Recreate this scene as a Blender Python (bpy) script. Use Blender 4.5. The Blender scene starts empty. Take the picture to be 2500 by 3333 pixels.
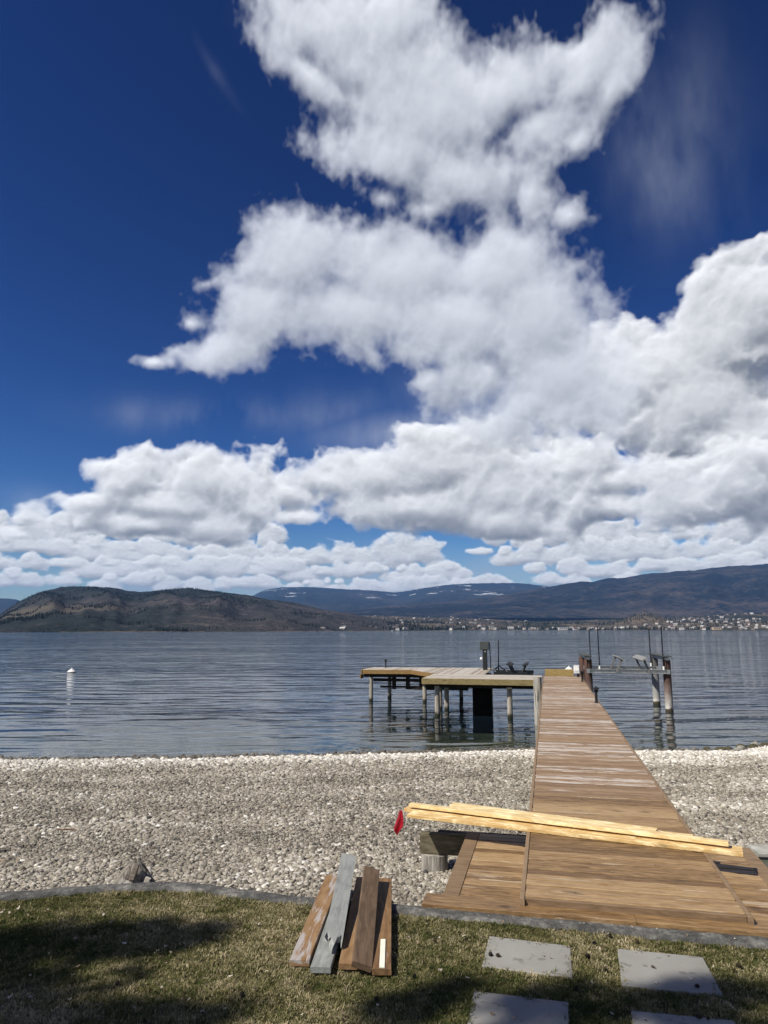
import bpy, bmesh, math, random, time
import numpy as np
from mathutils import Vector, Matrix, Euler, noise as mnoise
T0=time.time()
random.seed(4)
SC=bpy.context.scene
COL=SC.collection
R=math.radians
# ------------------------------------------------------------------ camera
cam_d=bpy.data.cameras.new('camera'); cam=bpy.data.objects.new('camera',cam_d); COL.objects.link(cam)
cam_d.sensor_fit='VERTICAL'; cam_d.sensor_height=24.0; cam_d.lens=16.67
cam_d.clip_start=.05; cam_d.clip_end=60000
cam.location=(0,0,3.9); cam.rotation_euler=(R(90+9.358),0,0)
SC.camera=cam
# ------------------------------------------------------------------ sun, sky, exposure
SUN_EL,SUN_AZ=47.0,31.0          # light travels towards +X turned 31 degrees to +Y
SUN_STRENGTH=5.0
SKY_STRENGTH=.06
ld=Vector((math.cos(R(SUN_EL))*math.cos(R(SUN_AZ)),math.cos(R(SUN_EL))*math.sin(R(SUN_AZ)),-math.sin(R(SUN_EL))))
sun_d=bpy.data.lights.new('sun','SUN'); sun_d.energy=SUN_STRENGTH; sun_d.angle=R(.53); sun_d.color=(1.0,.94,.82)
sun=bpy.data.objects.new('sun',sun_d); COL.objects.link(sun)
sun.rotation_euler=ld.to_track_quat('-Z','Y').to_euler(); sun.location=(-20,-15,40)
SC.view_settings.view_transform='Standard'; SC.view_settings.look='None'
SC.view_settings.gamma=1.0; SC.view_settings.use_curve_mapping=False; SC.view_settings.exposure=0.25
SC.cycles.max_bounces=8; SC.cycles.transparent_max_bounces=24; SC.cycles.volume_bounces=0
SC.cycles.use_denoising=True
SC.cycles.caustics_reflective=False; SC.cycles.caustics_refractive=False
# ---- clouds: sunlit vapour marched slice by slice into a map of the sky (azimuth x elevation)
VEIL=[(-2.6, 3.4, 55.6, 2.8, 0, 0.62), (-14.4, 40.1, 2.4, 0.5, -40, 0.16), (-8.0, 42.0, 3.7, 1.0, -20, 0.2), (23.4, 33.9, 5.9, 4.2, -60, 0.26), (-14.4, 16.8, 9.5, 1.4, 0, 0.3), (-5.0, 17.3, 6.1, 1.8, 10, 0.25), (26.0, 35.6, 3.7, 4.9, -10, 0.2), (12.2, 18.1, 8.9, 3.6, 0, 0.65), (2.7, 15.9, 7.7, 1.7, 5, 0.6), (21.0, 15.2, 8.0, 3.1, 0, 0.6), (-27.0, 9.9, 3.6, 1.2, 0, 0.3), (9.3, 4.7, 5.8, 1.5, 0, 0.3)]
FAR=[(1.5, 5.7, 2.6, 1.6, 0, 1.0), (3.4, 6.0, 1.9, 1.3, 0, 0.95), (4.3, 4.7, 1.7, 0.8, 0, 0.9), (12.9, 5.4, 1.5, 0.8, 0, 0.9), (15.9, 5.9, 2.1, 1.3, 0, 1.0), (20.4, 5.7, 2.6, 1.3, 0, 1.0), (17.9, 4.3, 1.7, 0.5, 0, 0.8), (7.8, 6.1, 1.3, 0.4, 0, 0.7), (27.9, 5.3, 1.0, 0.9, 0, 1.0), (-5.2, 5.8, 1.9, 1.3, 0, 0.95)]
MID1=[(26.7, 21.2, 6.0, 3.8, 28, 1.25), (21.9, 19.2, 5.0, 3.4, 0, 1.2), (24.4, 16.2, 7.7, 4.4, 0, 1.25), (29.7, 23.2, 3.3, 2.7, 30, 1.2), (27.3, 12.5, 5.4, 4.0, 0, 1.2), (28.2, 9.1, 3.8, 3.0, 0, 1.1), (18.0, 16.9, 5.9, 2.8, 0, 0.9), (11.0, 14.5, 6.3, 1.6, 0, 0.6)]
MID2=[(-7.9, 10.6, 4.1, 2.2, 0, 0.95), (-4.9, 11.8, 4.2, 2.2, 0, 1.05), (-0.4, 12.2, 6.5, 3.0, 0, 1.2), (5.0, 12.9, 6.4, 3.0, 0, 1.2), (9.4, 10.9, 6.3, 3.3, 0, 1.2), (2.7, 9.6, 8.7, 2.2, 0, 1.15), (9.7, 8.3, 4.4, 2.2, -10, 1.1), (18.3, 9.1, 5.1, 1.8, 0, 1.0), (23.3, 9.3, 4.1, 2.1, 0, 1.05), (26.8, 10.2, 3.3, 2.5, 0, 1.05), (15.7, 12.5, 5.3, 2.1, 0, 0.95), (18.4, 11.2, 4.1, 2.1, 0, 1.0), (-7.1, 8.8, 3.7, 1.3, 0, 0.8)]
MID3=[(-19.9, 11.5, 2.9, 2.2, 10, 1.1), (-22.9, 9.4, 2.6, 1.2, 0, 0.9), (-14.2, 11.5, 4.1, 2.4, 0, 1.15), (-17.6, 9.5, 5.9, 1.8, 0, 1.15), (-27.1, 8.2, 1.8, 1.3, 0, 0.95), (-27.4, 6.9, 2.7, 1.2, 0, 0.95), (-19.2, 8.0, 6.4, 1.5, 0, 1.05), (-13.3, 7.9, 3.9, 1.5, 0, 1.1), (-10.5, 9.2, 2.2, 1.5, 0, 0.85)]
HIGH=[(-5.9, 43.5, 5.3, 2.2, 0, 0.8), (0.4, 44.0, 4.3, 2.0, 10, 0.75), (-6.9, 40.8, 4.1, 1.3, -25, 0.65), (-2.5, 41.5, 3.4, 1.6, 0, 0.6), (5.0, 38.9, 7.0, 4.2, 0, 1.3), (10.8, 39.5, 6.5, 2.9, 10, 1.2), (17.6, 39.9, 3.1, 2.1, 30, 1.1), (13.5, 37.0, 4.5, 2.4, 10, 0.95), (19.5, 38.4, 3.2, 1.7, 40, 1.0), (1.3, 35.9, 5.3, 2.5, 0, 1.1), (6.5, 34.5, 5.7, 2.9, 0, 1.1), (16.9, 36.0, 2.3, 1.4, 20, 0.7), (12.5, 32.8, 2.3, 2.9, 0, 0.85), (15.5, 31.0, 2.4, 1.4, 0, 0.7), (4.1, 32.3, 4.0, 1.6, 0, 0.8), (0.0, 33.1, 2.9, 1.6, 0, 0.7), (-7.6, 28.7, 5.1, 3.3, 10, 1.25), (1.2, 28.1, 9.2, 4.0, 0, 1.4), (9.1, 27.8, 5.8, 3.5, 0, 1.35), (-10.2, 25.2, 4.6, 2.7, 25, 1.15), (-2.8, 25.3, 8.9, 3.0, 0, 1.35), (6.7, 24.4, 8.6, 3.1, -10, 1.35), (-13.5, 22.0, 3.5, 1.6, 15, 0.9), (12.5, 24.3, 5.3, 4.4, -30, 1.35), (-16.2, 23.6, 1.8, 1.1, 0, 0.6), (-18.7, 20.4, 1.8, 0.7, 10, 0.6), (14.2, 20.0, 5.9, 4.0, -20, 1.2), (7.8, 19.9, 3.1, 1.5, 0, 0.95), (3.9, 19.8, 1.4, 0.9, 0, 0.7)]
# ---- grid in azimuth / elevation (degrees): a patch of the sky seen from the lawn
AZ0,AZ1,EL0,EL1=-45.0,45.0,-1.0,52.0
RES=17.0
def cloud_map():
    nx=int((AZ1-AZ0)*RES); ny=int((EL1-EL0)*RES)
    az=np.linspace(AZ0,AZ1,nx,dtype=np.float32); el=np.linspace(EL0,EL1,ny,dtype=np.float32)
    rng=np.random.default_rng(11)
    def wmat(c,K):
        i=np.floor(c).astype(int); f=(c-i).astype(np.float32)
        return i,((1-f)**3/6,(3*f**3-6*f**2+4)/6,(-3*f**3+3*f**2+3*f+1)/6,f**3/6)
    class Noise:
        def __init__(s,cx,cy,f):
            s.f=f; K=int(max(cx.max()-cx.min(),cy.max()-cy.min())*f)+6; s.K=min(K,512)
            s.Kz=40; s.L=rng.random((s.Kz,s.K,s.K),dtype=np.float32)
            s.Wx=wmat((cx-cx.min())*f+1,s.K); s.Wy=wmat((cy-cy.min())*f+1,s.K)
        def at(s,z):
            z=z*s.f; i=int(math.floor(z)); t=z-i
            w=[(1-t)**3/6,(3*t**3-6*t*t+4)/6,(-3*t**3+3*t*t+3*t+1)/6,t**3/6]
            P=sum(np.float32(w[k])*s.L[(i-1+k)%s.Kz] for k in range(4))
            ix,wx=s.Wx; iy,wy=s.Wy
            Tx=sum(P[:,(ix-1+k)%s.K]*wx[k] for k in range(4))
            n=Tx[(iy-1)%s.K]*wy[0][:,None]
            for k in (1,2,3): n+=Tx[(iy-1+k)%s.K]*wy[k][:,None]
            n-=np.float32(.5); n*=np.float32(3.2)
            return n
    def fbm2(cx,cy,f,n,g=.5):
        r=0;a=1
        for k in range(n): r=r+a*Noise(cx,cy,f*2**k).at(3.3+k); a*=g
        return r
    A,E=np.meshgrid(az,el)
    def blobs(bl,wx,wy,flat=1.0):
        S=np.full(A.shape,-9.0,np.float32)
        for (a,e,ra,re,rot,h) in bl:
            c,s=math.cos(math.radians(rot)),math.sin(math.radians(rot))
            x=(A+wx-a)*c+(E+wy-e)*s; y=-(A+wx-a)*s+(E+wy-e)*c
            if flat!=1.0: y=np.where(y<0,y/flat,y)
            d=(1-np.sqrt((x/ra)**2+(y/re)**2))*max(h,1.1)+min(h-1.1,0)
            k=.35; hh=np.clip(.5+.5*(d-S)/k,0,1); S=S*(1-hh)+d*hh+k*hh*(1-hh)
        return S
    def sh(img,dx,dy):
        ix,iy=int(math.floor(dx)),int(math.floor(dy)); fx,fy=dx-ix,dy-iy
        p=np.pad(img,12)
        H,W=img.shape
        g=lambda i,j:p[12-j:12-j+H,12-i:12-i+W]
        r=(1-fx)*(1-fy)*g(ix,iy)+fx*(1-fy)*g(ix+1,iy)+(1-fx)*fy*g(ix,iy+1)+fx*fy*g(ix+1,iy+1)
        return .6*r+.1*(g(ix+1,iy)+g(ix-1,iy)+g(ix,iy+1)+g(ix,iy-1))
    def layer(S0,cy,fs,amp,dens,zr,nz,absorb,oct,light,amb,seed,e0=-1,e1=99,soft=1.6,zk=1.6,kt=1.0,wl=(.5,.36,.16),relief=.45):
        nonlocal rng
        j0=int(max(0,(e0-EL0)*RES)); j1=int(min(len(el),(e1-EL0)*RES))
        S=S0[j0:j1]; cy=cy[j0:j1]
        rng=np.random.default_rng(seed)
        N=[(Noise(az,cy,fs*2**k),a) for k,a in enumerate(oct)]
        q=3; ny_,nx_=S.shape; my,mx=ny_//q,nx_//q
        def lin(n,m):
            c=np.clip((np.arange(n)+.5)/q-.5,0,m-1.001); i=c.astype(int); f=(c-i).astype(np.float32)
            return i,f
        (jy,fy_),(jx,fx_)=lin(ny_,my),lin(nx_,mx); fy_=fy_[:,None]
        T=np.ones_like(S); C=np.zeros_like(S); tau=np.zeros((my,mx),np.float32)
        dz=2*zr/nz
        lx,ly,lz=light
        am=amp*np.clip(1.2-.5*np.clip(S,0,1.3),.5,1.2)
        base=S*1.0
        st=max(2.0,RES*.16)
        kx,ky=int(round(lx*st)),int(round(ly*st))
        for i in range(nz):
            z=-zr+(i+.5)*dz
            n=0
            for k,(w,a) in enumerate(N):
                v=w.at(z+60)
                n=n+a*(v if k==0 else (.33-np.abs(v))*1.35 if k<4 else v)
            d=base-(abs(z)/zr)**2*np.float32(zk)+am*n
            d=np.clip(d*soft,0,1)
            rel=d-np.roll(np.roll(d,kx,1),ky,0)
            d*=dens*dz
            dl=d[:my*q,:mx*q].reshape(my,q,mx,q).mean((1,3))
            tau=sh(tau,lx/lz*dz*RES/q,ly/lz*dz*RES/q)+dl/lz*kt
            tq=tau[:,jx]*(1-fx_)+tau[:,jx+1]*fx_; tf=tq[jy]*(1-fy_)+tq[jy+1]*fy_
            e_=np.exp(-tf*.26); e2=e_*e_; su=(wl[0]*e2*e2+wl[1]*e_+wl[2]*np.sqrt(np.sqrt(e_)))*(1+relief*rel)
            a=1-np.exp(-d)
            C+=T*a*su; T*=1-a
        Cf=np.zeros_like(S0); af=np.zeros_like(S0); Cf[j0:j1]=C; af[j0:j1]=1-T
        return Cf,af
    out=np.zeros(A.shape+(3,),np.float32); alpha=np.zeros_like(A)
    rng=np.random.default_rng(5)
    w1=fbm2(az,el,.10,4)*1.6; w2=fbm2(az,el,.11,4)*1.4
    v1=fbm2(az,el*1.8,.33,3)*.5; v2=fbm2(az,el*1.8,.33,3)*.4
    def over(C,a,sun,amb,ambk=None):
        nonlocal out,alpha
        col=C[...,None]*np.array(sun,np.float32)+(a)[...,None]*np.array(amb,np.float32)
        out=col+out*(1-a[...,None]); alpha=a+alpha*(1-a)
    L=(.42,-.62,.66)
    # wisps (thin veils)
    rng=np.random.default_rng(21)
    f=fbm2(az*1.0,el*1.0,.16,5,.55)
    veil=np.zeros_like(A)
    for (a,e,ra,re,rot,h) in VEIL:
        c,s=math.cos(math.radians(rot)),math.sin(math.radians(rot))
        x=(A+w1*.6-a)*c+(E+w2*.6-e)*s; y=-(A+w1*.6-a)*s+(E+w2*.6-e)*c
        veil=np.maximum(veil,h*np.exp(-((x/ra)**2+(y/re)**2)*1.3))
    f2=fbm2(az*1.6,el*.7,.35,5,.6); va=np.clip(veil*(.55+.6*f+.5*f2),0,.9)
    out=va[...,None]*np.array((.36,.40,.50),np.float32); alpha=va
    # far rows of small heaped puffs, one behind the other
    rp=np.random.default_rng(17)
    for row,(e,rngs) in enumerate(((7.0,((-38,-9),(9,40))),(5.6,((-40,-1),(10,36))),(4.4,((-40,7),(12,28))),(3.3,((-40,9),(14,20))))):
        bl=[]
        for a0,a1 in rngs:
            q=a0
            while q<a1:
                ra=rp.uniform(1.0,2.5); re=rp.uniform(.55,1.15)*(1.15-.12*row); bl.append((q,e+rp.uniform(-.35,.35),ra,re,0,rp.uniform(1.15,1.5)))
                if rp.random()<.6: bl.append((q+rp.uniform(-.8,.8),e+re*.6,ra*.45,re*.7,0,1.1))
                q+=rp.uniform(1.2,2.9)
        if row==1: bl+=FAR
        S=blobs(bl,v1*.6,v2*.3,.6)
        C,a=layer(S,el*1.35,.44,.62,6.0,.8,16,1,(.6,1.0,.5,.26,.13,.06),(.40,-.6,.5),None,3+row,-1,12,2.0,1.4,1.0,(.46,.40,.18),.3)
        over(C,a,(.86,.85,.82),(.13,.155,.195))
    # middle heaps
    for bl,sd,e0,e1 in ((MID1,7,4,30),(MID2,8,2,20),(MID3,12,2,18)):
        S=blobs(bl,w1*.2+v1*.45,w2*.2+v2*.4,.7)
        C,a=layer(S,el*1.1,.17,.80,2.6,2.6,26,1,(.65,.95,.55,.30,.17,.10),(.34,-.78,.42),None,sd,e0,e1,1.9,1.4,.8,(.48,.42,.12),.5)
        over(C,a,(.97,.96,.945),(.075,.095,.13))
    # high clouds
    top=np.clip((E-46.5)/5.0,0,1)*3.2
    S=blobs(HIGH,w1*.22+v1*.5,w2*.22+v2*.4)
    C,a=layer(S+.16-top,el,.15,.95,.80,3.6,28,1,(.85,.78,.56,.40,.28,.2),(.40,-.60,.65),None,9,10,60,.95,1.3,1.1,(.50,.36,.16),.5)
    over(C,a,(.76,.77,.79),(.075,.095,.14))
    return out,alpha,az,el

CL_RGB,CL_A,_az,_el=cloud_map()
h_,w_=CL_A.shape
img=bpy.data.images.new('cloud_map',w_,h_,alpha=True,float_buffer=True)
img.colorspace_settings.name='Non-Color'
buf=np.empty((h_,w_,4),np.float32); buf[...,:3]=CL_RGB; buf[...,3]=CL_A
img.alpha_mode='CHANNEL_PACKED'
img.pixels.foreach_set(buf.ravel()); img.update()
print('clouds',round(time.time()-T0,1))
W=bpy.data.worlds.new('World'); SC.world=W; W.use_nodes=True
nt=W.node_tree; nt.nodes.clear()
def wn(t,**k):
    n=nt.nodes.new(t)
    for a,b in k.items(): setattr(n,a,b)
    return n
def wm(op,a,b=None):
    n=wn('ShaderNodeMath',operation=op)
    for i,v in enumerate((a,b)):
        if v is None: continue
        if isinstance(v,(int,float)): n.inputs[i].default_value=v
        else: nt.links.new(v,n.inputs[i])
    return n.outputs[0]
sky=wn('ShaderNodeTexSky',sky_type='NISHITA',sun_disc=False)
sky.sun_elevation=R(SUN_EL); sky.sun_rotation=R(SUN_AZ+180)  # set below from the lamp
sky.sun_rotation=math.atan2(-ld.x,-ld.y)
sky.altitude=400; sky.air_density=1.0; sky.dust_density=.3; sky.ozone_density=3.0
tc=wn('ShaderNodeTexCoord'); sep=wn('ShaderNodeSeparateXYZ'); nt.links.new(tc.outputs['Generated'],sep.inputs[0])
X,Y,Z=sep.outputs
az=wm('MULTIPLY',wm('ARCTAN2',X,Y),180/math.pi); el=wm('MULTIPLY',wm('ARCSINE',Z),180/math.pi)
u=wm('DIVIDE',wm('SUBTRACT',az,AZ0),AZ1-AZ0); v=wm('DIVIDE',wm('SUBTRACT',wm('MINIMUM',wm('MAXIMUM',el,EL0+.1),EL1-.2),EL0),EL1-EL0)
cb=wn('ShaderNodeCombineXYZ'); nt.links.new(u,cb.inputs[0]); nt.links.new(v,cb.inputs[1])
ti=wn('ShaderNodeTexImage'); ti.image=img; ti.extension='MIRROR'; ti.interpolation='Linear'
nt.links.new(cb.outputs[0],ti.inputs[0])
hsv=wn('ShaderNodeHueSaturation'); hsv.inputs['Saturation'].default_value=1.19; hsv.inputs['Hue'].default_value=.505; hsv.inputs['Value'].default_value=.48
nt.links.new(sky.outputs[0],hsv.inputs['Color'])
gam=wn('ShaderNodeGamma'); gam.inputs[1].default_value=1.8
nt.links.new(hsv.outputs[0],gam.inputs[0])
b1=wn('ShaderNodeBackground'); b1.inputs[1].default_value=SKY_STRENGTH; nt.links.new(gam.outputs[0],b1.inputs[0])
b2=wn('ShaderNodeBackground'); b2.inputs[1].default_value=1.0
dv=wn('ShaderNodeVectorMath',operation='DIVIDE'); 
amax=wm('MAXIMUM',ti.outputs[1],.002)
cb2=wn('ShaderNodeCombineXYZ'); [nt.links.new(amax,cb2.inputs[i]) for i in range(3)]
nt.links.new(ti.outputs[0],dv.inputs[0]); nt.links.new(cb2.outputs[0],dv.inputs[1]); nt.links.new(dv.outputs[0],b2.inputs[0])
mx=wn('ShaderNodeMixShader'); nt.links.new(ti.outputs[1],mx.inputs[0]); nt.links.new(b1.outputs[0],mx.inputs[1]); nt.links.new(b2.outputs[0],mx.inputs[2])
ow=wn('ShaderNodeOutputWorld'); nt.links.new(mx.outputs[0],ow.inputs[0])
try: W.cycles.sampling_method='AUTOMATIC'
except Exception: pass
# ------------------------------------------------------------------ helpers
class MB:
    """collects boxes, bars, tubes and lathes; build() links them as ONE mesh object"""
    def __init__(s): s.v=[]; s.f=[]
    def add(s,vs,fs):
        o=len(s.v); s.v+=[tuple(p) for p in vs]; s.f+=[tuple(i+o for i in f) for f in fs]; return s
    def box(s,c,d,rot=None,ch=.004):
        hx,hy,hz=d[0]/2,d[1]/2,d[2]/2; ch=min(ch,hx*.4,hy*.4,hz*.4)
        P=[]
        M=rot.to_matrix() if isinstance(rot,Euler) else rot
        # chamfered along the four edges of the longest axis
        ax=max(range(3),key=lambda i:d[i]); a,b=[i for i in range(3) if i!=ax]
        h=(hx,hy,hz)
        ring=[(-h[a]+ch,-h[b]),(h[a]-ch,-h[b]),(h[a],-h[b]+ch),(h[a],h[b]-ch),(h[a]-ch,h[b]),(-h[a]+ch,h[b]),(-h[a],h[b]-ch),(-h[a],-h[b]+ch)]
        if (ax==1): ring=ring[::-1]
        for sgn in (-1,1):
            for p in ring:
                q=[0,0,0]; q[ax]=sgn*h[ax]; q[a]=p[0]; q[b]=p[1]
                q=Vector(q)
                if M is not None: q=M@q
                P.append(q+Vector(c))
        n=8; F=[tuple(range(n-1,-1,-1)),tuple(range(n,2*n))]+[(i,(i+1)%n,n+(i+1)%n,n+i) for i in range(n)]
        return s.add(P,F)
    def bar(s,p,q,w,h,up=(0,0,1),ch=.004):
        p,q=Vector(p),Vector(q); d=(q-p); L=d.length; x=d.normalized(); y=Vector(up).cross(x)
        if y.length<1e-4: y=Vector((0,1,0)).cross(x)
        y.normalize(); z=x.cross(y); M=Matrix((x,y,z)).transposed()
        return s.box((p+q)/2,(max(L,max(w,h)*1.001),w,h),M,ch)
    def tube(s,p,q,r,r2=None,n=12,cap=True):
        p,q=Vector(p),Vector(q); r2=r if r2 is None else r2
        x=(q-p).normalized(); a=x.cross(Vector((0,0,1)) if abs(x.z)<.9 else Vector((1,0,0))).normalized(); b=x.cross(a)
        V=[p+(a*math.cos(t)+b*math.sin(t))*r for t in [2*math.pi*i/n for i in range(n)]]+[q+(a*math.cos(t)+b*math.sin(t))*r2 for t in [2*math.pi*i/n for i in range(n)]]
        F=[(i,(i+1)%n,n+(i+1)%n,n+i) for i in range(n)]
        if cap: F+=[tuple(range(n-1,-1,-1)),tuple(range(n,2*n))]
        return s.add(V,F)
    def lathe(s,prof,c=(0,0,0),n=20):
        V=[];F=[]
        for r,z in prof: V+=[(c[0]+r*math.cos(2*math.pi*i/n),c[1]+r*math.sin(2*math.pi*i/n),c[2]+z) for i in range(n)]
        for k in range(len(prof)-1):
            F+=[(k*n+i,k*n+(i+1)%n,(k+1)*n+(i+1)%n,(k+1)*n+i) for i in range(n)]
        F+=[tuple(range(n-1,-1,-1)),tuple(range((len(prof)-1)*n,len(prof)*n))]
        return s.add(V,F)
    def prism(s,poly,z0,z1):
        n=len(poly); V=[(x,y,z0) for x,y in poly]+[(x,y,z1) for x,y in poly]
        return s.add(V,[tuple(range(n-1,-1,-1)),tuple(range(n,2*n))]+[(i,(i+1)%n,n+(i+1)%n,n+i) for i in range(n)])
    def mesh(s,name,mat,smooth=False,fix=True):
        me=bpy.data.meshes.new(name); me.from_pydata(s.v,[],s.f)
        if mat: me.materials.append(mat)
        if fix:
            bm=bmesh.new(); bm.from_mesh(me); bmesh.ops.recalc_face_normals(bm,faces=bm.faces); bm.to_mesh(me); bm.free()
        if smooth:
            me.polygons.foreach_set('use_smooth',[True]*len(me.polygons))
            if smooth!=2: 
                try: me.set_sharp_from_angle(angle=R(40))
                except Exception: pass
        me.update(); return me
    def build(s,name,mat,parent=None,smooth=False,**k):
        return link(name,s.mesh(name,mat,smooth),parent,**k)
def link(name,me,parent=None,loc=None,rot=None):
    o=bpy.data.objects.new(name,me); COL.objects.link(o)
    if parent: o.parent=parent
    if loc is not None: o.location=loc
    if rot is not None: o.rotation_euler=rot
    return o
def tag(o,label=None,cat=None,group=None,kind=None):
    for k,v in (('label',label),('category',cat),('group',group),('kind',kind)):
        if v: o[k]=v
    return o
def thing(name,label,cat,loc=(0,0,0),rz=0,group=None):
    o=bpy.data.objects.new(name,None); o.empty_display_size=.2; COL.objects.link(o)
    o.location=loc; o.rotation_euler=(0,0,rz); return tag(o,label,cat,group)
def dup(o,parent=None):
    c=o.copy(); COL.objects.link(c)
    if parent: c.parent=parent
    for ch in list(o.children): dup(ch,c)
    return c
def grid(name,xs,ys,zf,mat,smooth=True):
    nx,ny=len(xs),len(ys)
    V=[(x,y,zf(x,y)) for y in ys for x in xs]
    F=[(j*nx+i,j*nx+i+1,(j+1)*nx+i+1,(j+1)*nx+i) for j in range(ny-1) for i in range(nx-1)]
    me=bpy.data.meshes.new(name); me.from_pydata(V,[],F); me.materials.append(mat)
    if smooth: me.polygons.foreach_set('use_smooth',[True]*len(F))
    return link(name,me)
def fn(x,y,z=0,o=4,s=1.0): return mnoise.fractal(Vector((x*s,y*s,z)),1.0,2.0,o)
# ---- materials
class Mat:
    def __init__(s,name,rough=.7,spec=.3):
        s.m=bpy.data.materials.new(name); s.m.use_nodes=True; s.t=s.m.node_tree; s.t.nodes.clear()
        s.o=s.n('ShaderNodeOutputMaterial'); s.b=s.n('ShaderNodeBsdfPrincipled')
        s.b.inputs['Roughness'].default_value=rough; s.b.inputs['Specular IOR Level'].default_value=spec
        s.l(s.b.outputs[0],s.o.inputs[0])
    def n(s,t,ins=None,**k):
        n=s.t.nodes.new(t)
        for a,b in k.items(): setattr(n,a,b)
        for a,b in (ins or {}).items(): s.set(n.inputs[a],b)
        return n
    def l(s,a,b): s.t.links.new(a,b)
    def set(s,i,v):
        if isinstance(v,bpy.types.NodeSocket): s.l(v,i)
        elif isinstance(v,bpy.types.Node): s.l(v.outputs[0],i)
        elif isinstance(v,(tuple,list)) and len(v)==3 and i.type=='RGBA': i.default_value=(*v,1)
        else: i.default_value=v
    def coord(s,scale=(1,1,1),rand=0,what='Object',rot=(0,0,0)):
        tc=s.n('ShaderNodeTexCoord'); v=tc.outputs[what]
        if rand:
            oi=s.n('ShaderNodeObjectInfo'); mm=s.n('ShaderNodeMath',{0:oi.outputs['Random'],1:float(rand)},operation='MULTIPLY')
            va=s.n('ShaderNodeVectorMath',operation='ADD'); s.l(v,va.inputs[0]); s.l(mm.outputs[0],va.inputs[1]); v=va.outputs[0]
        mp=s.n('ShaderNodeMapping',{'Scale':scale,'Rotation':rot}); s.l(v,mp.inputs[0]); return mp.outputs[0]
    def pos(s,scale=(1,1,1),rot=(0,0,0)):
        g=s.n('ShaderNodeNewGeometry'); mp=s.n('ShaderNodeMapping',{'Scale':scale,'Rotation':rot}); s.l(g.outputs['Position'],mp.inputs[0]); return mp.outputs[0]
    def noise(s,vec,scale=5,detail=4,rough=.55,dist=0,out=0):
        n=s.n('ShaderNodeTexNoise',{'Vector':vec,'Scale':scale,'Detail':detail,'Roughness':rough,'Distortion':dist}); return n.outputs[out]
    def voro(s,vec,scale=5,feature='F1',out='Distance',rnd=1.0):
        n=s.n('ShaderNodeTexVoronoi',{'Vector':vec,'Scale':scale,'Randomness':rnd},feature=feature); return n.outputs[out]
    def ramp(s,f,stops,interp='LINEAR'):
        r=s.n('ShaderNodeValToRGB',{0:f}); cr=r.color_ramp; cr.interpolation=interp
        while len(cr.elements)<len(stops): cr.elements.new(.5)
        for e,(p,c) in zip(cr.elements,stops):
            e.position=p; e.color=(*c,1) if isinstance(c,(tuple,list)) else (c,c,c,1)
        return r.outputs[0]
    def mix(s,f,a,b,blend='MIX'):
        n=s.n('ShaderNodeMix',data_type='RGBA',blend_type=blend); s.set(n.inputs[0],f); s.set(n.inputs[6],a); s.set(n.inputs[7],b); return n.outputs[2]
    def math(s,op,a,b=0.0,c=None,clamp=False):
        n=s.n('ShaderNodeMath',{0:a,1:b},operation=op,use_clamp=clamp)
        if c is not None: s.set(n.inputs[2],c)
        return n.outputs[0]
    def rand(s): return s.n('ShaderNodeObjectInfo').outputs['Random']
    def attr(s,name,typ='GEOMETRY'):
        return s.n('ShaderNodeAttribute',attribute_name=name,attribute_type=typ).outputs['Fac']
    def bump(s,h,strength=.3,dist=.01):
        b=s.n('ShaderNodeBump',{'Height':h,'Strength':strength,'Distance':dist}); s.l(b.outputs[0],s.b.inputs['Normal']); return b
    def color(s,c): s.set(s.b.inputs['Base Color'],c); return s
def flat(name,c,rough=.6,spec=.3,metal=0,var=.12,scale=8,bump=.0):
    m=Mat(name,rough,spec); v=m.coord(rand=9)
    n=m.noise(v,scale,5,.6)
    d=tuple(x*(1-var*1.6) for x in c); l=tuple(min(1,x*(1+var)) for x in c)
    m.color(m.ramp(n,[(.3,d),(.7,l)])); m.b.inputs['Metallic'].default_value=metal
    if bump: m.bump(m.noise(v,scale*4,4),bump,.01)
    return m.m
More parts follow.
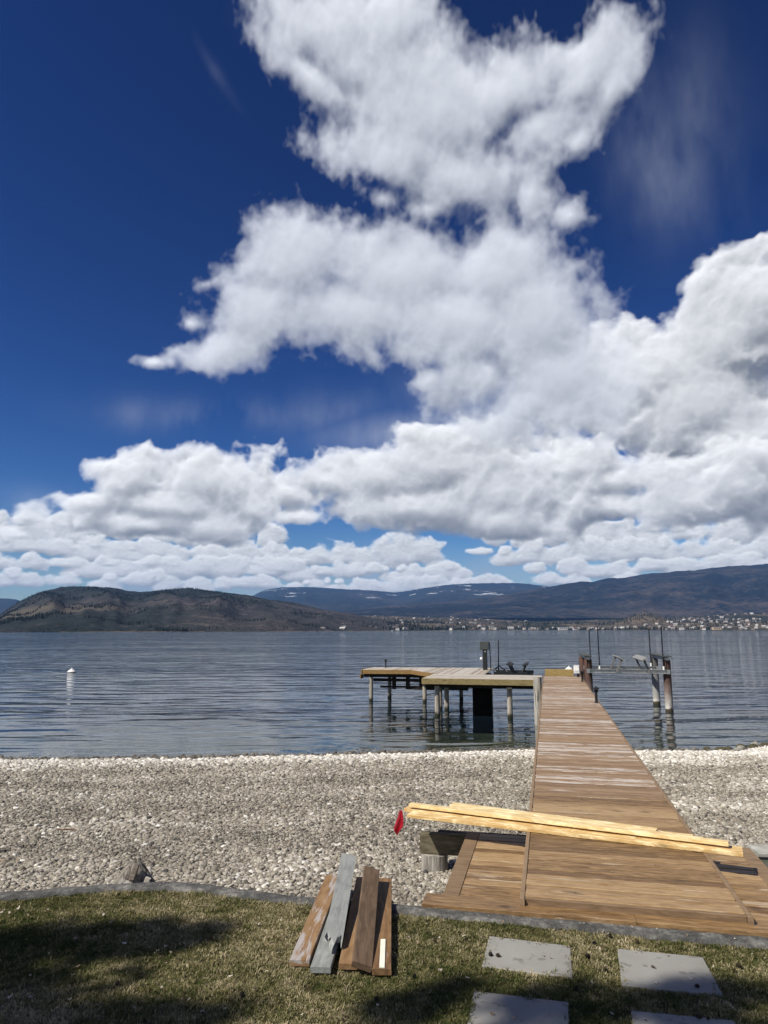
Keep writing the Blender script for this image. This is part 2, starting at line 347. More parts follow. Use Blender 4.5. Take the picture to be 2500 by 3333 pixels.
def wood(name,dark,mid,light,rough=.65,knots=.5,wear=None,wearcol=(.5,.46,.43),axis=0,grain=1.0,tone=.5,blotch=0):
    """planed boards: grain along the local axis, knots, per-board tone, worn patches where wear>0"""
    m=Mat(name,rough,.25)
    sc=[9,9,9]; sc[axis]=1.5
    v=m.coord(tuple(sc),rand=37)
    g=m.noise(v,3.0*grain,6,.62,.6)
    fi=m.noise(v,11*grain,5,.6,.2)
    sc2=[6,6,6]; sc2[axis]=2.6
    v2=m.coord(tuple(sc2),rand=53)
    kd=m.voro(v2,.8,'SMOOTH_F1' if False else 'F1')
    kn=m.ramp(kd,[(.05,1.0),(.11,.55),(.22,0.0)])
    f=m.math('ADD',m.math('MULTIPLY',g,.75),m.math('MULTIPLY',fi,.25))
    f=m.math('ADD',f,m.math('MULTIPLY',m.math('SUBTRACT',m.rand(),.5),.30*tone*2))
    c=m.ramp(f,[(.32,dark),(.5,mid),(.68,light)])
    c=m.mix(m.math('MULTIPLY',kn,knots),c,tuple(x*.35 for x in dark))
    if blotch:
        sb=[7,7,7]; sb[axis]=3.2
        bl=m.noise(m.coord(tuple(sb),rand=91),1.5,4,.6,.8); c=m.mix(m.math('MULTIPLY',m.ramp(bl,[(.40,1.0),(.56,0.0)]),blotch),c,tuple(a*b for a,b in zip(mid,(.72,.58,.42))))
        c=m.mix(m.math('MULTIPLY',m.ramp(bl,[(.52,0.0),(.66,1.0)]),blotch),c,tuple(min(1,a*1.18) for a in light))
    if wear is not None:
        sw=[6,6,6]; sw[axis]=.8
        w=m.noise(m.coord(tuple(sw),rand=71),2.2,6,.68,.4)
        th=m.math('ADD',m.math('MULTIPLY',m.math('SUBTRACT',m.math('FRACT',m.math('MULTIPLY',m.rand(),7.31)),.5),.30),w)
        wf=m.ramp(th,[(wear,0.0),(wear+.07,.9)])
        c=m.mix(wf,c,m.mix(fi,tuple(x*.8 for x in wearcol),wearcol))
    m.color(c); m.bump(m.math('ADD',g,m.math('MULTIPLY',fi,.6)),.35,.004)
    return m.m
# ------------------------------------------------------------------ ground, beach, water
def interp(pts):
    xs=[p[0] for p in pts]; ys=[p[1] for p in pts]
    return lambda x: float(np.interp(x,xs,ys))
shoreY=interp([(-400,20),(-60,22),(-11.6,22.4),(-6.1,22.6),(-1,23.3),(4.9,24.2),(8.1,24.0),(11.3,23.9),(13.1,25.2),(60,27),(400,30)])
KERB=[(-30,1.6),(-8,5.7),(-4.4,6.36),(-3.3,6.58),(-2.7,6.74),(-2.24,6.82),(-1.95,6.84),(-1.65,6.78),(-.99,6.55),(.32,6.26),(1.44,5.99),(2.87,5.64),(8,4.3),(30,-1.5)]
kerbY=interp(KERB)
LAWN_Z,KERB_Z=1.59,1.612
def beach_z(x,y):
    s=shoreY(x)-y
    z=.072*s if s>0 else .085*s
    z+=.10*math.exp(-((s-2.6)/1.3)**2)+.05*fn(x,y,1,3,.35)*min(1,abs(s)/2+.25)
    return max(z,-13.0)
gm=Mat('gravel_bed',.9,.2); v=gm.pos(); vc=gm.voro(v,26,'F1','Color'); vd=gm.voro(v,26)
sepc=gm.n('ShaderNodeSeparateColor',{0:vc}).outputs[0]
stone=gm.ramp(sepc,[(0,(.13,.115,.09)),(.35,(.25,.225,.18)),(.7,(.38,.34,.28)),(1,(.52,.49,.42))])
zz=gm.n('ShaderNodeSeparateXYZ',{0:gm.pos()}).outputs[2]
wet=gm.ramp(zz,[(0.0,1.0),(.035,0.0)]) ; gm.t.nodes[-1]
dr=gm.noise(v,.5,4)
algae=gm.mix(gm.ramp(dr,[(.35,0.0),(.6,.8)]),(.055,.055,.035),(.16,.15,.12))
wetz=gm.math('MULTIPLY_ADD',zz,8.0,.6,clamp=True)     # 0 under water, 1 dry
stone=gm.mix(gm.math('SUBTRACT',1.0,wetz),stone,algae)
gm.color(stone); gm.bump(gm.math('SUBTRACT',1.0,vd),.8,.03)
xs=[-60,-45,-34,-26]+[x*.4-20 for x in range(0,101)]+[26,34,45,60]
ts=[(i/70)**2.2 for i in range(71)]
V=[];F=[]
for t in ts:
    for x in xs:
        y0=kerbY(x)+.05; y=y0+t*(170-y0); V.append((x,y,beach_z(x,y)))
nx=len(xs)
for j in range(len(ts)-1):
    for i in range(nx-1): F.append((j*nx+i,j*nx+i+1,(j+1)*nx+i+1,(j+1)*nx+i))
me=bpy.data.meshes.new('beach'); me.from_pydata(V,[],F); me.materials.append(gm.m); me.polygons.foreach_set('use_smooth',[True]*len(F))
beach=tag(link('beach',me),kind='structure')
bedm=flat('lakebed_silt',(.03,.035,.03),.95)
bed=grid('lakebed',[-14000,-300,-59,59,300,14000],[-50,60,169,600,13400],lambda x,y:-13.4,bedm,False); tag(bed,kind='structure')
# water: clear over the shallows, mirror at grazing angles, wind ripples
wt=Mat('lake_water'); wt.t.nodes.remove(wt.b)
gust=wt.ramp(wt.noise(wt.pos((.012,.05,1)),1.0,3,.6),[(.36,.35),(.62,1.0)])
ypos=wt.n('ShaderNodeSeparateXYZ',{0:wt.pos()}).outputs[1]
near=wt.n('ShaderNodeMapRange',{0:ypos,1:25.0,2:85.0,3:.22,4:1.0}).outputs[0]
calm=wt.n('ShaderNodeMapRange',{0:ypos,1:90.0,2:260.0,3:1.0,4:1.9}).outputs[0]
amp=wt.math('MULTIPLY',wt.math('MULTIPLY',gust,near),calm)
def wave(off):
    g=wt.n('ShaderNodeNewGeometry'); ad=wt.n('ShaderNodeVectorMath',{0:g.outputs['Position'],1:off},operation='ADD')
    def mp(sc,rz):
        m=wt.n('ShaderNodeMapping',{'Scale':sc,'Rotation':(0,0,R(rz))}); wt.l(ad.outputs[0],m.inputs[0]); return m.outputs[0]
    n1=wt.noise(mp((.17,.62,1),-11),1.0,2,.5,.35); n2=wt.noise(mp((.9,2.3,1),7),2.2,2,.5,.3); n3=wt.noise(mp((.07,.26,1),6),1.0,1,.5,.4)
    return wt.math('ADD',wt.math('MULTIPLY',n1,WA[0]),wt.math('ADD',wt.math('MULTIPLY',n2,WA[1]),wt.math('MULTIPLY',n3,WA[2])))
WA=(.56,.024,.50); EPS=.03
h0=wave((0,0,0)); hx=wave((EPS,0,0)); hy=wave((0,EPS,0))
k=wt.math('MULTIPLY',amp,-1/EPS)
sx=wt.math('MULTIPLY',wt.math('SUBTRACT',hx,h0),k); sy=wt.math('MULTIPLY',wt.math('SUBTRACT',hy,h0),k)
cbw=wt.n('ShaderNodeCombineXYZ',{0:sx,1:sy,2:1.0}); nv_=wt.n('ShaderNodeVectorMath',{0:cbw.outputs[0]},operation='NORMALIZE')
class _B: outputs=nv_.outputs
bp=_B
gl=wt.n('ShaderNodeBsdfGlossy',{'Roughness':.04,'Color':(.95,.95,.95)}); wt.l(bp.outputs[0],gl.inputs['Normal'])
tr=wt.n('ShaderNodeBsdfTransparent',{0:(.62,.72,.70)})
deep=wt.n('ShaderNodeBsdfDiffuse',{0:(.022,.042,.066)})
dmix=wt.n('ShaderNodeMixShader',{0:wt.n('ShaderNodeMapRange',{0:ypos,1:26.0,2:70.0,3:.08,4:.97}).outputs[0]}); wt.l(tr.outputs[0],dmix.inputs[1]); wt.l(deep.outputs[0],dmix.inputs[2])
fr=wt.n('ShaderNodeFresnel',{0:1.333}); wt.l(bp.outputs[0],fr.inputs['Normal'])
ms=wt.n('ShaderNodeMixShader',{0:fr.outputs[0]}); wt.l(dmix.outputs[0],ms.inputs[1]); wt.l(gl.outputs[0],ms.inputs[2]); wt.l(ms.outputs[0],wt.o.inputs[0])
water=grid('lake_water',[-13900,-2000,-300,-60,0,60,300,2000,13900],[19,40,80,200,600,2000,6000,13300],lambda x,y:0.0,wt.m,False); tag(water,kind='structure')
# lawn
lm=Mat('lawn_thatch',.95,.1); v=lm.pos()
a=lm.noise(v,1.1,5,.6); b=lm.noise(v,60,4,.7)
c=lm.mix(lm.ramp(a,[(.4,0.0),(.6,1.0)]),(.040,.045,.016),(.085,.066,.032)); c=lm.mix(lm.ramp(b,[(.35,.0),(.7,.8)]),c,(.022,.019,.010))
lm.color(c); lm.bump(b,.8,.02)
V=[];F=[]; xs=[-30,-20,-14,-10]+[x*.25-8 for x in range(65)]+[10,14,20,30]
ts=[0,.006,.012,.02,.03,.045,.06,.08,.1,.13,.17,.22,.3,.45,.7,1]
for t in ts:
    for x in xs:
        y0=kerbY(x)+.02; y=y0+t*(-34-y0); V.append((x,y,LAWN_Z+.012*fn(x,y,5,3,.8)-.005))
nx=len(xs)
for j in range(len(ts)-1):
    for i in range(nx-1): F.append((j*nx+i,(j+1)*nx+i,(j+1)*nx+i+1,j*nx+i+1))
me=bpy.data.meshes.new('lawn'); me.from_pydata(V,[],F); me.materials.append(lm.m); me.polygons.foreach_set('use_smooth',[True]*len(F))
lawn=tag(link('lawn',me),kind='structure')
# kerb: worn cast concrete between lawn and gravel
km=Mat('kerb_concrete',.9,.2); v=km.pos()
a=km.noise(v,4.5,6,.72); b=km.noise(v,22,6,.75); pits=km.voro(v,60)
c=km.ramp(a,[(.36,(.042,.041,.039)),(.5,(.11,.108,.102)),(.66,(.26,.25,.235))])
c=km.mix(km.ramp(b,[(.42,.0),(.62,.75)]),c,(.05,.05,.052)); c=km.mix(km.ramp(b,[(.25,.8),(.36,0.0)]),c,(.38,.37,.35))
km.color(c); km.bump(km.math('ADD',b,km.math('MULTIPLY',pits,.5)),.7,.01)
path=[]
for i in range(len(KERB)-1):
    (x0,y0),(x1,y1)=KERB[i],KERB[i+1]; k=max(1,int(math.hypot(x1-x0,y1-y0)/.12)) if abs(x0)<9 and abs(x1)<9 else 6
    path+=[(x0+(x1-x0)*j/k,y0+(y1-y0)*j/k) for j in range(k)]
path.append(KERB[-1])
pa=np.array(path)
if 1:
    n=len(pa); tg=np.gradient(pa,axis=0); tg/=np.linalg.norm(tg,axis=1)[:,None]; nr=np.stack([-tg[:,1],tg[:,0]],1)
    prof=[(0.0,LAWN_Z-.25),(0.0,KERB_Z-.008),(.012,KERB_Z),(.06,KERB_Z+.004),(.11,KERB_Z+.004),(.155,KERB_Z),(.168,KERB_Z-.012),(.168,KERB_Z-1.4)]
    V=[];F=[]
    for i in range(n):
        for k,(o,z) in enumerate(prof):
            j=.010*fn(pa[i,0]*1.0,pa[i,1]+k,3,4,5.0) if 0<k<7 else 0
            V.append((pa[i,0]+nr[i,0]*(o+j*1.2),pa[i,1]+nr[i,1]*(o+j*1.2),z+j*.8))
    m_=len(prof)
    for i in range(n-1):
        for k in range(m_-1): F.append((i*m_+k,(i+1)*m_+k,(i+1)*m_+k+1,i*m_+k+1))
    me=bpy.data.meshes.new('kerb'); me.from_pydata(V,[],F); me.materials.append(km.m); me.polygons.foreach_set('use_smooth',[True]*len(F))
    kerb=tag(link('kerb',me),kind='structure')
# ------------------------------------------------------------------ far shore: mountains and the town plain
D0=interp([(-2,650),(-.9,760),(-.533,860),(-.17,1150),(0,1500),(.17,2150),(.36,2050),(.533,1950),(.9,1900),(2,1900)])
PL=[(-1.5,0.03),(-.9,.02),(-0.6651,0.0142),(-0.5778,0.0163),(-0.5344,0.0197),(-0.5222,0.0295),(-0.5077,0.0393),(-0.4886,0.0481),(-0.4714,0.0536),(-0.4541,0.058),(-0.4277,0.0595),(-0.4012,0.0584),(-0.3746,0.0569),(-0.3612,0.0536),(-0.3391,0.0514),(-0.3215,0.0525),(-0.3018,0.0547),(-0.2886,0.0562),(-0.2732,0.0569),(-0.2511,0.054),(-0.2289,0.0514),(-0.1936,0.0474),(-0.1601,0.0404),(-0.1271,0.0372),(-0.1094,0.0328),(-0.083,0.0269),(-0.05,0.0219),(0.0048,0.0122),(.1,0.0)]
PFL=[(-1.3,.05),(-0.6469,0.047),(-0.5806,0.0437),(-0.5365,0.0426),(-0.5167,0.0422),(-0.5077,0.0393),(-0.4694,0.0274),(-.40,.02)]
PCR=[(-.36,.02),(-0.2588,0.0339),(-0.2063,0.0426),(-0.1823,0.0466),(-0.1736,0.0514),(-0.1649,0.0547),(-0.1429,0.058),(-0.1054,0.0584),(-0.0613,0.0558),(-0.0172,0.0536),(0.0158,0.0507),(0.0378,0.0536),(0.0555,0.0569),(0.0931,0.0619),(0.1262,0.0635),(0.1725,0.0641),(0.1855,0.064),(0.2031,0.0627),(0.2317,0.059),(0.2821,0.053),(.4,.04)]
PR=[(-.12,.020),(0.0177,0.0334),(0.1057,0.0399),(0.1718,0.0482),(0.2051,0.0541),(0.2339,0.0592),(0.2606,0.064),(0.2783,0.0662),(0.2926,0.0651),(0.3049,0.0689),(0.3183,0.0711),(0.336,0.0706),(0.3539,0.0746),(0.3717,0.0773),(0.3939,0.0779),(0.4162,0.0812),(0.4384,0.0817),(0.4608,0.085),(0.4942,0.0883),(0.5276,0.0894),(0.5408,0.091),(0.6616,0.0994),(0.7939,0.0928),(1.4,.08)]
def hill_mat(name,forest,bare,bare2,lo,hi,fscale,snow=None,fields=False,spk=.05,alt=0,flank=0):
    m=Mat(name,.95,.05); v=m.pos((.001,.001,.001))
    st=m.pos((.001,.001,.0022))
    a=m.noise(st,fscale,8,.66,.4); b=m.noise(st,fscale*7,6,.7); fine=m.noise(v,spk*1000,3,.6)
    bc=m.mix(m.ramp(b,[(.38,0.0),(.62,1.0)]),bare,bare2)
    f=m.ramp(m.math('ADD',m.math('MULTIPLY',a,.7),m.math('ADD',m.math('MULTIPLY',b,.3),m.math('MULTIPLY',m.math('SUBTRACT',fine,.5),.45))),[(lo,0.0),(hi,1.0)])
    if flank:
        sx_=m.n('ShaderNodeSeparateXYZ',{0:m.pos()}); f=m.math('ADD',f,m.n('ShaderNodeMapRange',{0:m.math('DIVIDE',sx_.outputs[0],sx_.outputs[1]),1:-.33,2:-.22,3:0.0,4:.35}).outputs[0],clamp=True)
    if alt: f=m.math('MULTIPLY',f,m.n('ShaderNodeMapRange',{0:m.n('ShaderNodeSeparateXYZ',{0:m.pos()}).outputs[2],1:alt*.45,2:alt*.85,3:1.0,4:.22}).outputs[0])
    c=m.mix(f,forest,bc)
    if fields:
        fl=m.noise(m.pos((.0022,.0007,.001)),1.6,3,.4); zl=m.n('ShaderNodeMapRange',{0:m.n('ShaderNodeSeparateXYZ',{0:m.pos()}).outputs[2],1:45.0,2:60.0,3:1.0,4:0.0}).outputs[0]; c=m.mix(m.math('MULTIPLY',m.ramp(fl,[(.58,0.0),(.62,.8)]),zl),c,(.105,.090,.072))
    if snow:
        z=m.n('ShaderNodeSeparateXYZ',{0:m.pos()}).outputs[2]
        s=m.noise(m.pos((.0012,.0008,.004)),1.7,6,.65)
        k=m.math('MULTIPLY',m.ramp(s,[(.60,0.0),(.635,1.0)]),m.n('ShaderNodeMapRange',{0:z,1:snow,2:snow*1.2}).outputs[0])
        c=m.mix(k,c,(.62,.64,.68))
    m.color(c); m.bump(m.math('ADD',a,m.math('MULTIPLY',b,.35)),.9,60)
    return m.m
def ridge(name,prof,Yr,base,mat,ncol,nrow,rough,gully,seed,m0=None,m1=None,base_z=0,pw=.85):
    pf=interp(prof); m0=prof[0][0] if m0 is None else m0; m1=prof[-1][0] if m1 is None else m1
    def zf(m,Y):
        b=base(m); t=(Y-b)/(Yr-b); H=3.9+pf(m)*Yr
        if t<=1:
            tt=max(t,0); e=4*tt*(1-tt)
            r=mnoise.ridged_multi_fractal(Vector((m*gully+seed,tt*1.3,seed)),1.0,2.1,5,1.0,2.0)-1.2
            z=base_z+(H-base_z)*(tt**pw)+e*rough*r*H*.16
            z+=H*.010*fn(m*160,tt*14,seed,4)*min(1,tt*6)
            lim=(3.9+ (pf(m)*Y)*.985) if tt<.96 else 1e9
            return min(z,lim) if t>0 else base_z-4
        return H*max(.2,1-(t-1)*2.2)
    V=[];F=[]
    rows=[-.02]+[i/nrow for i in range(nrow+1)]+[1.06,1.14,1.3]
    for t in rows:
        for i in range(ncol):
            m=m0+(m1-m0)*i/(ncol-1); b=base(m); Y=b+t*(Yr-b); V.append((m*Y,Y,zf(m,Y)))
    for j in range(len(rows)-1):
        for i in range(ncol-1): F.append((j*ncol+i,j*ncol+i+1,(j+1)*ncol+i+1,(j+1)*ncol+i))
    me=bpy.data.meshes.new(name); me.from_pydata(V,[],F); me.materials.append(mat); me.polygons.foreach_set('use_smooth',[True]*len(F))
    return tag(link(name,me),kind='structure'),zf
mL=hill_mat('near_mountain',(.020,.026,.026),(.058,.049,.053),(.090,.078,.076),.49,.66,1.6,None,True,.06,135,1)
mR=hill_mat('cloud_shaded_mountain',(.009,.015,.022),(.048,.043,.044),(.078,.066,.060),.47,.63,.8,None,False,.03)  # near-black forest colour stands in for cloud shadow on these slopes
mC=hill_mat('snowy_range',(.016,.026,.036),(.05,.05,.055),(.07,.066,.066),.5,.7,.6,330,False,.02)
mP=hill_mat('town_plain',(.022,.030,.024),(.115,.088,.066),(.165,.135,.10),.42,.58,3.2,None,True,.07)
mtC,zC=ridge('mountain_range',PCR,10500,lambda m:5200,mC,260,36,.5,9,3.1,base_z=60)
mtF,zF=ridge('mountain_range',PFL,8000,lambda m:4000,mC,80,24,.5,9,5.7,base_z=20)
mtR,zR=ridge('mountain',PR,6500,lambda m:4100,mR,320,44,.7,10,8.3,base_z=70)
mtL,zL=ridge('mountain',PL,2600,lambda m:D0(m),mL,420,60,.85,14,1.7)
def zP(m,Y):
    b=D0(m); s=Y-b
    if s<0: return max(-4,s*.05)
    z=.5+s*.029+min(1,s/500)*(13*fn(m*Y,Y,2,4,.0016)+4*fn(m*Y,Y,7,3,.006))
    g=math.exp(-(((m-.3625)/.036)**2+((Y-2650)/240)**2)); z+=44*g           # the knoll with the tower
    g=math.exp(-(((m-.50)/.085)**2+((Y-3100)/650)**2)); z+=30*g
    return max(z,.3)
V=[];F=[]; nc=300; rows=[0]+[(i/60)**1.5 for i in range(1,61)]
for t in rows:
    for i in range(nc):
        m=-.45+1.75*i/(nc-1) if i<nc else 0; b=D0(m)-30; Y=b+t*(5400-b); V.append((m*Y,Y,zP(m,Y)))
for j in range(len(rows)-1):
    for i in range(nc-1): F.append((j*nc+i,j*nc+i+1,(j+1)*nc+i+1,(j+1)*nc+i))
me=bpy.data.meshes.new('shore_plain'); me.from_pydata(V,[],F); me.materials.append(mP); me.polygons.foreach_set('use_smooth',[True]*len(F))
plain=tag(link('shore_plain',me),kind='structure')
# conifers over there: far too many to count
rng=random.Random(8)
def cones(name,spots,mat):
    b=MB()
    for (x,y,z,h) in spots:
        r=h*.2; n=5; a0=rng.random()*6
        ring=[(x+r*math.cos(a0+6.283*i/n),y+r*math.sin(a0+6.283*i/n),z-1) for i in range(n)]
        b.add(ring+[(x,y,z+h)],[(i,(i+1)%n,n) for i in range(n)])
    o=b.build(name,mat); tag(o,kind='stuff'); return o
ft=flat('far_conifer',(.018,.026,.022),.95,.05,0,.5,.05)
sp=[]
while len(sp)<6500:
    m=rng.uniform(-.62,.02); Y=D0(m)+rng.random()**1.3*(2600-D0(m))*1.0; z=zL(m,Y)
    if z<1: continue
    q=1.6*fn(m*Y,Y,0,4,.006)+.7*fn(m*Y,Y,4,3,.0016)+ (z/160-.55)*.8-max(0,min(1,(m+.33)/.12))*.30
    if q>rng.uniform(-.1,.35): sp.append((m*Y,Y,z,rng.uniform(3,6)))
while len(sp)<11500:
    m=rng.uniform(-.25,.62); Y=D0(m)+30+rng.random()**1.4*2400; z=zP(m,Y)
    q=fn(m*Y,Y,3,4,.004)
    if q>rng.uniform(-.25,.35): sp.append((m*Y,Y,z,rng.uniform(5,11)))
cones('distant_trees',sp,ft)
# the town: houses across the water, each one of a few plain kinds
hw=[flat('house_wall',c,.8) for c in ((.36,.34,.31),(.22,.20,.18),(.55,.54,.52),(.17,.15,.13))]
hr=[flat('house_roof',c,.8) for c in ((.12,.11,.11),(.30,.28,.27),(.42,.42,.42),(.16,.10,.08))]
def house_mesh(L,Wd,H,rh,wm_,rm):
    b=MB(); x,y=L/2,Wd/2
    b.add([(-x,-y,-3),(x,-y,-3),(x,y,-3),(-x,y,-3),(-x,-y,H),(x,-y,H),(x,y,H),(-x,y,H),(-x,0,H+rh),(x,0,H+rh)],
      [(0,1,5,4),(1,2,6,9,5),(2,3,7,6),(3,0,4,8,7)])
    k=len(b.f); e=.6
    b.add([(-x-e,-y-e,H-.3),(x+e,-y-e,H-.3),(x+e,0,H+rh+.2),(-x-e,0,H+rh+.2),(x+e,y+e,H-.3),(-x-e,y+e,H-.3)],[(0,1,2,3),(3,2,4,5)])
    me=b.mesh('house',wm_,fix=False); me.materials.append(rm)
    for p in me.polygons:
        if p.index>=k: p.material_index=1
    return me
WN=('pale','tan','white','grey'); RN=('dark grey','light grey','pale','brown')
HM=[house_mesh(rng.uniform(8,13),rng.uniform(7,9),rng.uniform(3,5.2),rng.uniform(1.2,2.6),hw[i%4],hr[(i*3+i//4)%4]) for i in range(10)]
n=0; taken=[]
while n<270:
    q=rng.random()
    if q<.38: m=rng.uniform(-.15,.2); Y=D0(m)+25+rng.random()**1.2*2300
    elif q<.58: m=rng.uniform(.15,.40); Y=D0(m)+15+rng.random()*320
    elif q<.70: m=rng.uniform(.2,.56); Y=D0(m)+8+rng.random()*60
    else: m=rng.uniform(.385,.57); Y=D0(m)+60+rng.random()*1500
    x=m*Y; z=zP(m,Y)
    if z<1.2 or fn(x,Y,6,2,.004)<-.12 or any(abs(x-a)<16 and abs(Y-b)<26 for a,b in taken): continue
    taken.append((x,Y)); hi=rng.randrange(10); zone_='on the slope right of the brown knoll' if m>.385 else ('along the shore below the brown knoll' if m>.30 else ('near the long white hall' if m>.2 else ('on the plain behind the winch post' if m>.06 else 'on the plain behind the far platform')))
    o=link('house',HM[hi],None,(x,Y,z),(0,0,rng.uniform(-.7,.7)+rng.choice((0,1.57))))
    tag(o,'far %s house with a %s roof %s'%(WN[hi%4],RN[(hi*3+hi//4)%4],zone_),'house','houses of the lakeside town'); n+=1
def slab_house(m,Yo,L,Wd,H,c,label,name='hall'):
    Y=D0(m)+Yo; z=zP(m,Y); t=thing(name,label,'building',(m*Y,Y,z))
    b=MB(); b.box((0,0,H/2-1.5),(L,Wd,H+3),None,.01); b.build('wall',c,t)
    b=MB(); b.box((0,0,H+.75),(L+1,Wd+1,1.4),None,.01); b.build('roof',hr[2],t)
    b=MB()
    for i in range(int(L/6)): b.box((-L/2+4+i*6,-Wd/2-.05,H*.55),(3.2,.12,H*.4),None,.01)
    w=b.build('window',hr[0],t); w['kind']='stuff'
    return t
slab_house(.248,40,26,14,7,hw[2],'long bright white hall on the far shore below the dark mountain')
slab_house(.176,150,18,12,8,hw[2],'white block building inland of the long white hall','apartment_block')
slab_house(.149,160,14,10,9,hw[0],'pale block building standing left of the white inland block','apartment_block')
slab_house(.462,20,24,10,6,flat('sand_wall',(.55,.42,.28),.8),'sand coloured lodge on the far shore beyond the boat lift','lodge')
Yk=2650; t=thing('lookout_tower','small dark lookout tower on top of the brown knoll','tower',(.3612*Yk,Yk,zP(.3612,Yk)-1))
b=MB(); b.box((0,0,5),(5,5,12),None,.1); b.build('shaft',hw[3],t); b=MB(); b.box((0,0,12),(8,8,2.6),None,.1); b.build('cap',hr[3],t)
t=thing('motorboat','tiny white motorboat far out near the opposite shore left of the winch post','boat',(.0112*1250,1250,0),R(8))
b=MB(); b.add([(-3,-1,-.2),(2.2,-1,-.2),(3.6,0,-.1),(2.2,1,-.2),(-3,1,-.2),(-3.1,-1.2,.8),(2.4,-1.2,.9),(4.2,0,1.1),(2.4,1.2,.9),(-3.1,1.2,.8)],[(4,3,2,1,0),(5,6,7,8,9),(0,1,6,5),(1,2,7,6),(2,3,8,7),(3,4,9,8),(4,0,5,9)]); b.build('hull',hw[2],t)
b=MB(); b.box((.2,0,1.5),(2.2,1.6,1.2),None,.1); b.build('cabin',hw[2],t)
# ------------------------------------------------------------------ the air between here and there
hz=MB(); hz.box((0,6700,560),(28200,13900,1180),None,.001)
hz=MB(); X0,X1,Y0,Y1,Z0,Z1=-14200,14200,-60,13600,-14.5,760
hz.add([(X0,Y0,Z0),(X1,Y0,Z0),(X1,Y1,Z0),(X0,Y1,Z0),(X0,Y0,Z1),(X1,Y0,Z1),(X1,Y1,Z1),(X0,Y1,Z1)],[(0,3,2,1),(4,5,6,7),(0,1,5,4),(1,2,6,5),(2,3,7,6),(3,0,4,7)])
hm=bpy.data.materials.new('haze'); hm.use_nodes=True; hm.node_tree.nodes.clear()
pv=hm.node_tree.nodes.new('ShaderNodeVolumePrincipled'); pv.inputs['Color'].default_value=(.22,.46,1,1); pv.inputs['Density'].default_value=HAZE if 'HAZE' in globals() else 4.2e-5
pv.inputs['Anisotropy'].default_value=.1
oo=hm.node_tree.nodes.new('ShaderNodeOutputMaterial'); hm.node_tree.links.new(pv.outputs[0],oo.inputs['Volume'])
haze=hz.build('haze',hm); tag(haze,kind='stuff')
print('land',round(time.time()-T0,1))
# ------------------------------------------------------------------ dock (local frame: x across the walkway, y along it, z up from the water)
DO=(1.10,6.23,0.0); DR=math.atan2(-.2216,.975)
def dw(u,v,z=0.0): return (DO[0]+.975*u+.2216*v, DO[1]-.2216*u+.975*v, z)
fresh=wood('stained_decking',(.120,.068,.030),(.245,.152,.072),(.36,.245,.13),.5,.8,.66,(.44,.35,.25))
worn=wood('worn_decking',(.145,.090,.050),(.24,.156,.092),(.31,.21,.13),.6,.25,.565,(.55,.50,.46),tone=.3)
pale=wood('bleached_decking',(.22,.185,.15),(.34,.29,.24),(.45,.40,.34),.7,.2,.52,(.56,.53,.49))
olive=wood('treated_fascia',(.12,.092,.040),(.22,.172,.078),(.30,.245,.12),.7,.5)
amber=wood('amber_fascia',(.165,.092,.032),(.27,.165,.062),(.35,.235,.10),.7,.5)
edge=wood('edge_board',(.11,.070,.040),(.185,.122,.072),(.25,.172,.105),.65,.3)
tarred=flat('tarred_timber',(.022,.018,.014),.8,.2,0,.3,6,.3)
WTOP=1.70; TH=.038; PIT=.1455
def plank_mesh(L,w=PIT-.006,th=TH,mat=None,seed=0,axis=0):
    b=MB(); b.box((0,0,0),(L,w,th) if axis==0 else (w,L,th),None,.004); return b.mesh('plank',mat,False)
walk=thing('dock_walkway','long brown plank walkway running from the lawn out over the lake','dock walkway',DO,DR)
rng=random.Random(12)
WW=1.78
vers={k:[plank_mesh(WW-.09,PIT-rng.uniform(g0,g1),TH,mt) for _ in range(3)] for k,mt,g0,g1 in (('f',fresh,.015,.024),('w',worn,.011,.018))}
v=.235; k=0
while v<29.62:
    key='f' if v<4.05 else 'w'
    o=link('plank',vers[key][k%3],walk,(WW/2+rng.uniform(-.004,.004),v,WTOP-TH/2+rng.uniform(-.002,.0025)),(rng.uniform(-.004,.004),0,rng.uniform(-.0016,.0016)+(math.pi if rng.random()<.5 else 0)))
    v+=PIT; k+=1
for u in (.02,WW-.02):
    b=MB(); b.bar((u,.10,WTOP-.095),(u,14.6,WTOP-.095),.04,.19); b.build('edge_board',edge,walk)
    b=MB(); b.bar((u,14.605,WTOP-.096),(u,29.70,WTOP-.096),.04,.19); b.build('edge_board',edge,walk)
b=MB(); b.bar((.045,.145,WTOP-.098),(WW-.045,.145,WTOP-.098),.036,.19); b.build('riser',edge,walk)
for u in (.35,WW-.35):
    b=MB(); b.bar((u,.6,WTOP-.16),(u,29.6,WTOP-.16),.05,.235); b.build('joist',tarred,walk)
pile_m=Mat('pile_timber',.85,.2); vv=pile_m.coord((7,7,.6),rand=20); g=pile_m.noise(vv,2.2,6,.65,.5)
zz=pile_m.n('ShaderNodeSeparateXYZ',{0:pile_m.pos()}).outputs[2]
c=pile_m.ramp(g,[(.3,(.10,.085,.07)),(.48,(.30,.27,.23)),(.7,(.50,.47,.41))])
zn=pile_m.math('ADD',zz,pile_m.math('MULTIPLY',pile_m.noise(pile_m.coord((9,9,3)),1.0,4),.25))
c=pile_m.mix(pile_m.ramp(zn,[(.22,1.0),(.36,0.0)]),c,(.028,.030,.018)); pile_m.color(c); pile_m.bump(g,.8,.02); pile_m=pile_m.m
for (u,vv) in [(.2,12.5),(1.58,12.5),(.2,18.6),(1.58,18.6),(1.5,24.7),(.35,28.9),(1.45,28.9)]:
    b=MB(); b.tube((u,vv,-3),(u,vv,WTOP-.285),.135,.125,14); b.build('pile',pile_m,walk,True)
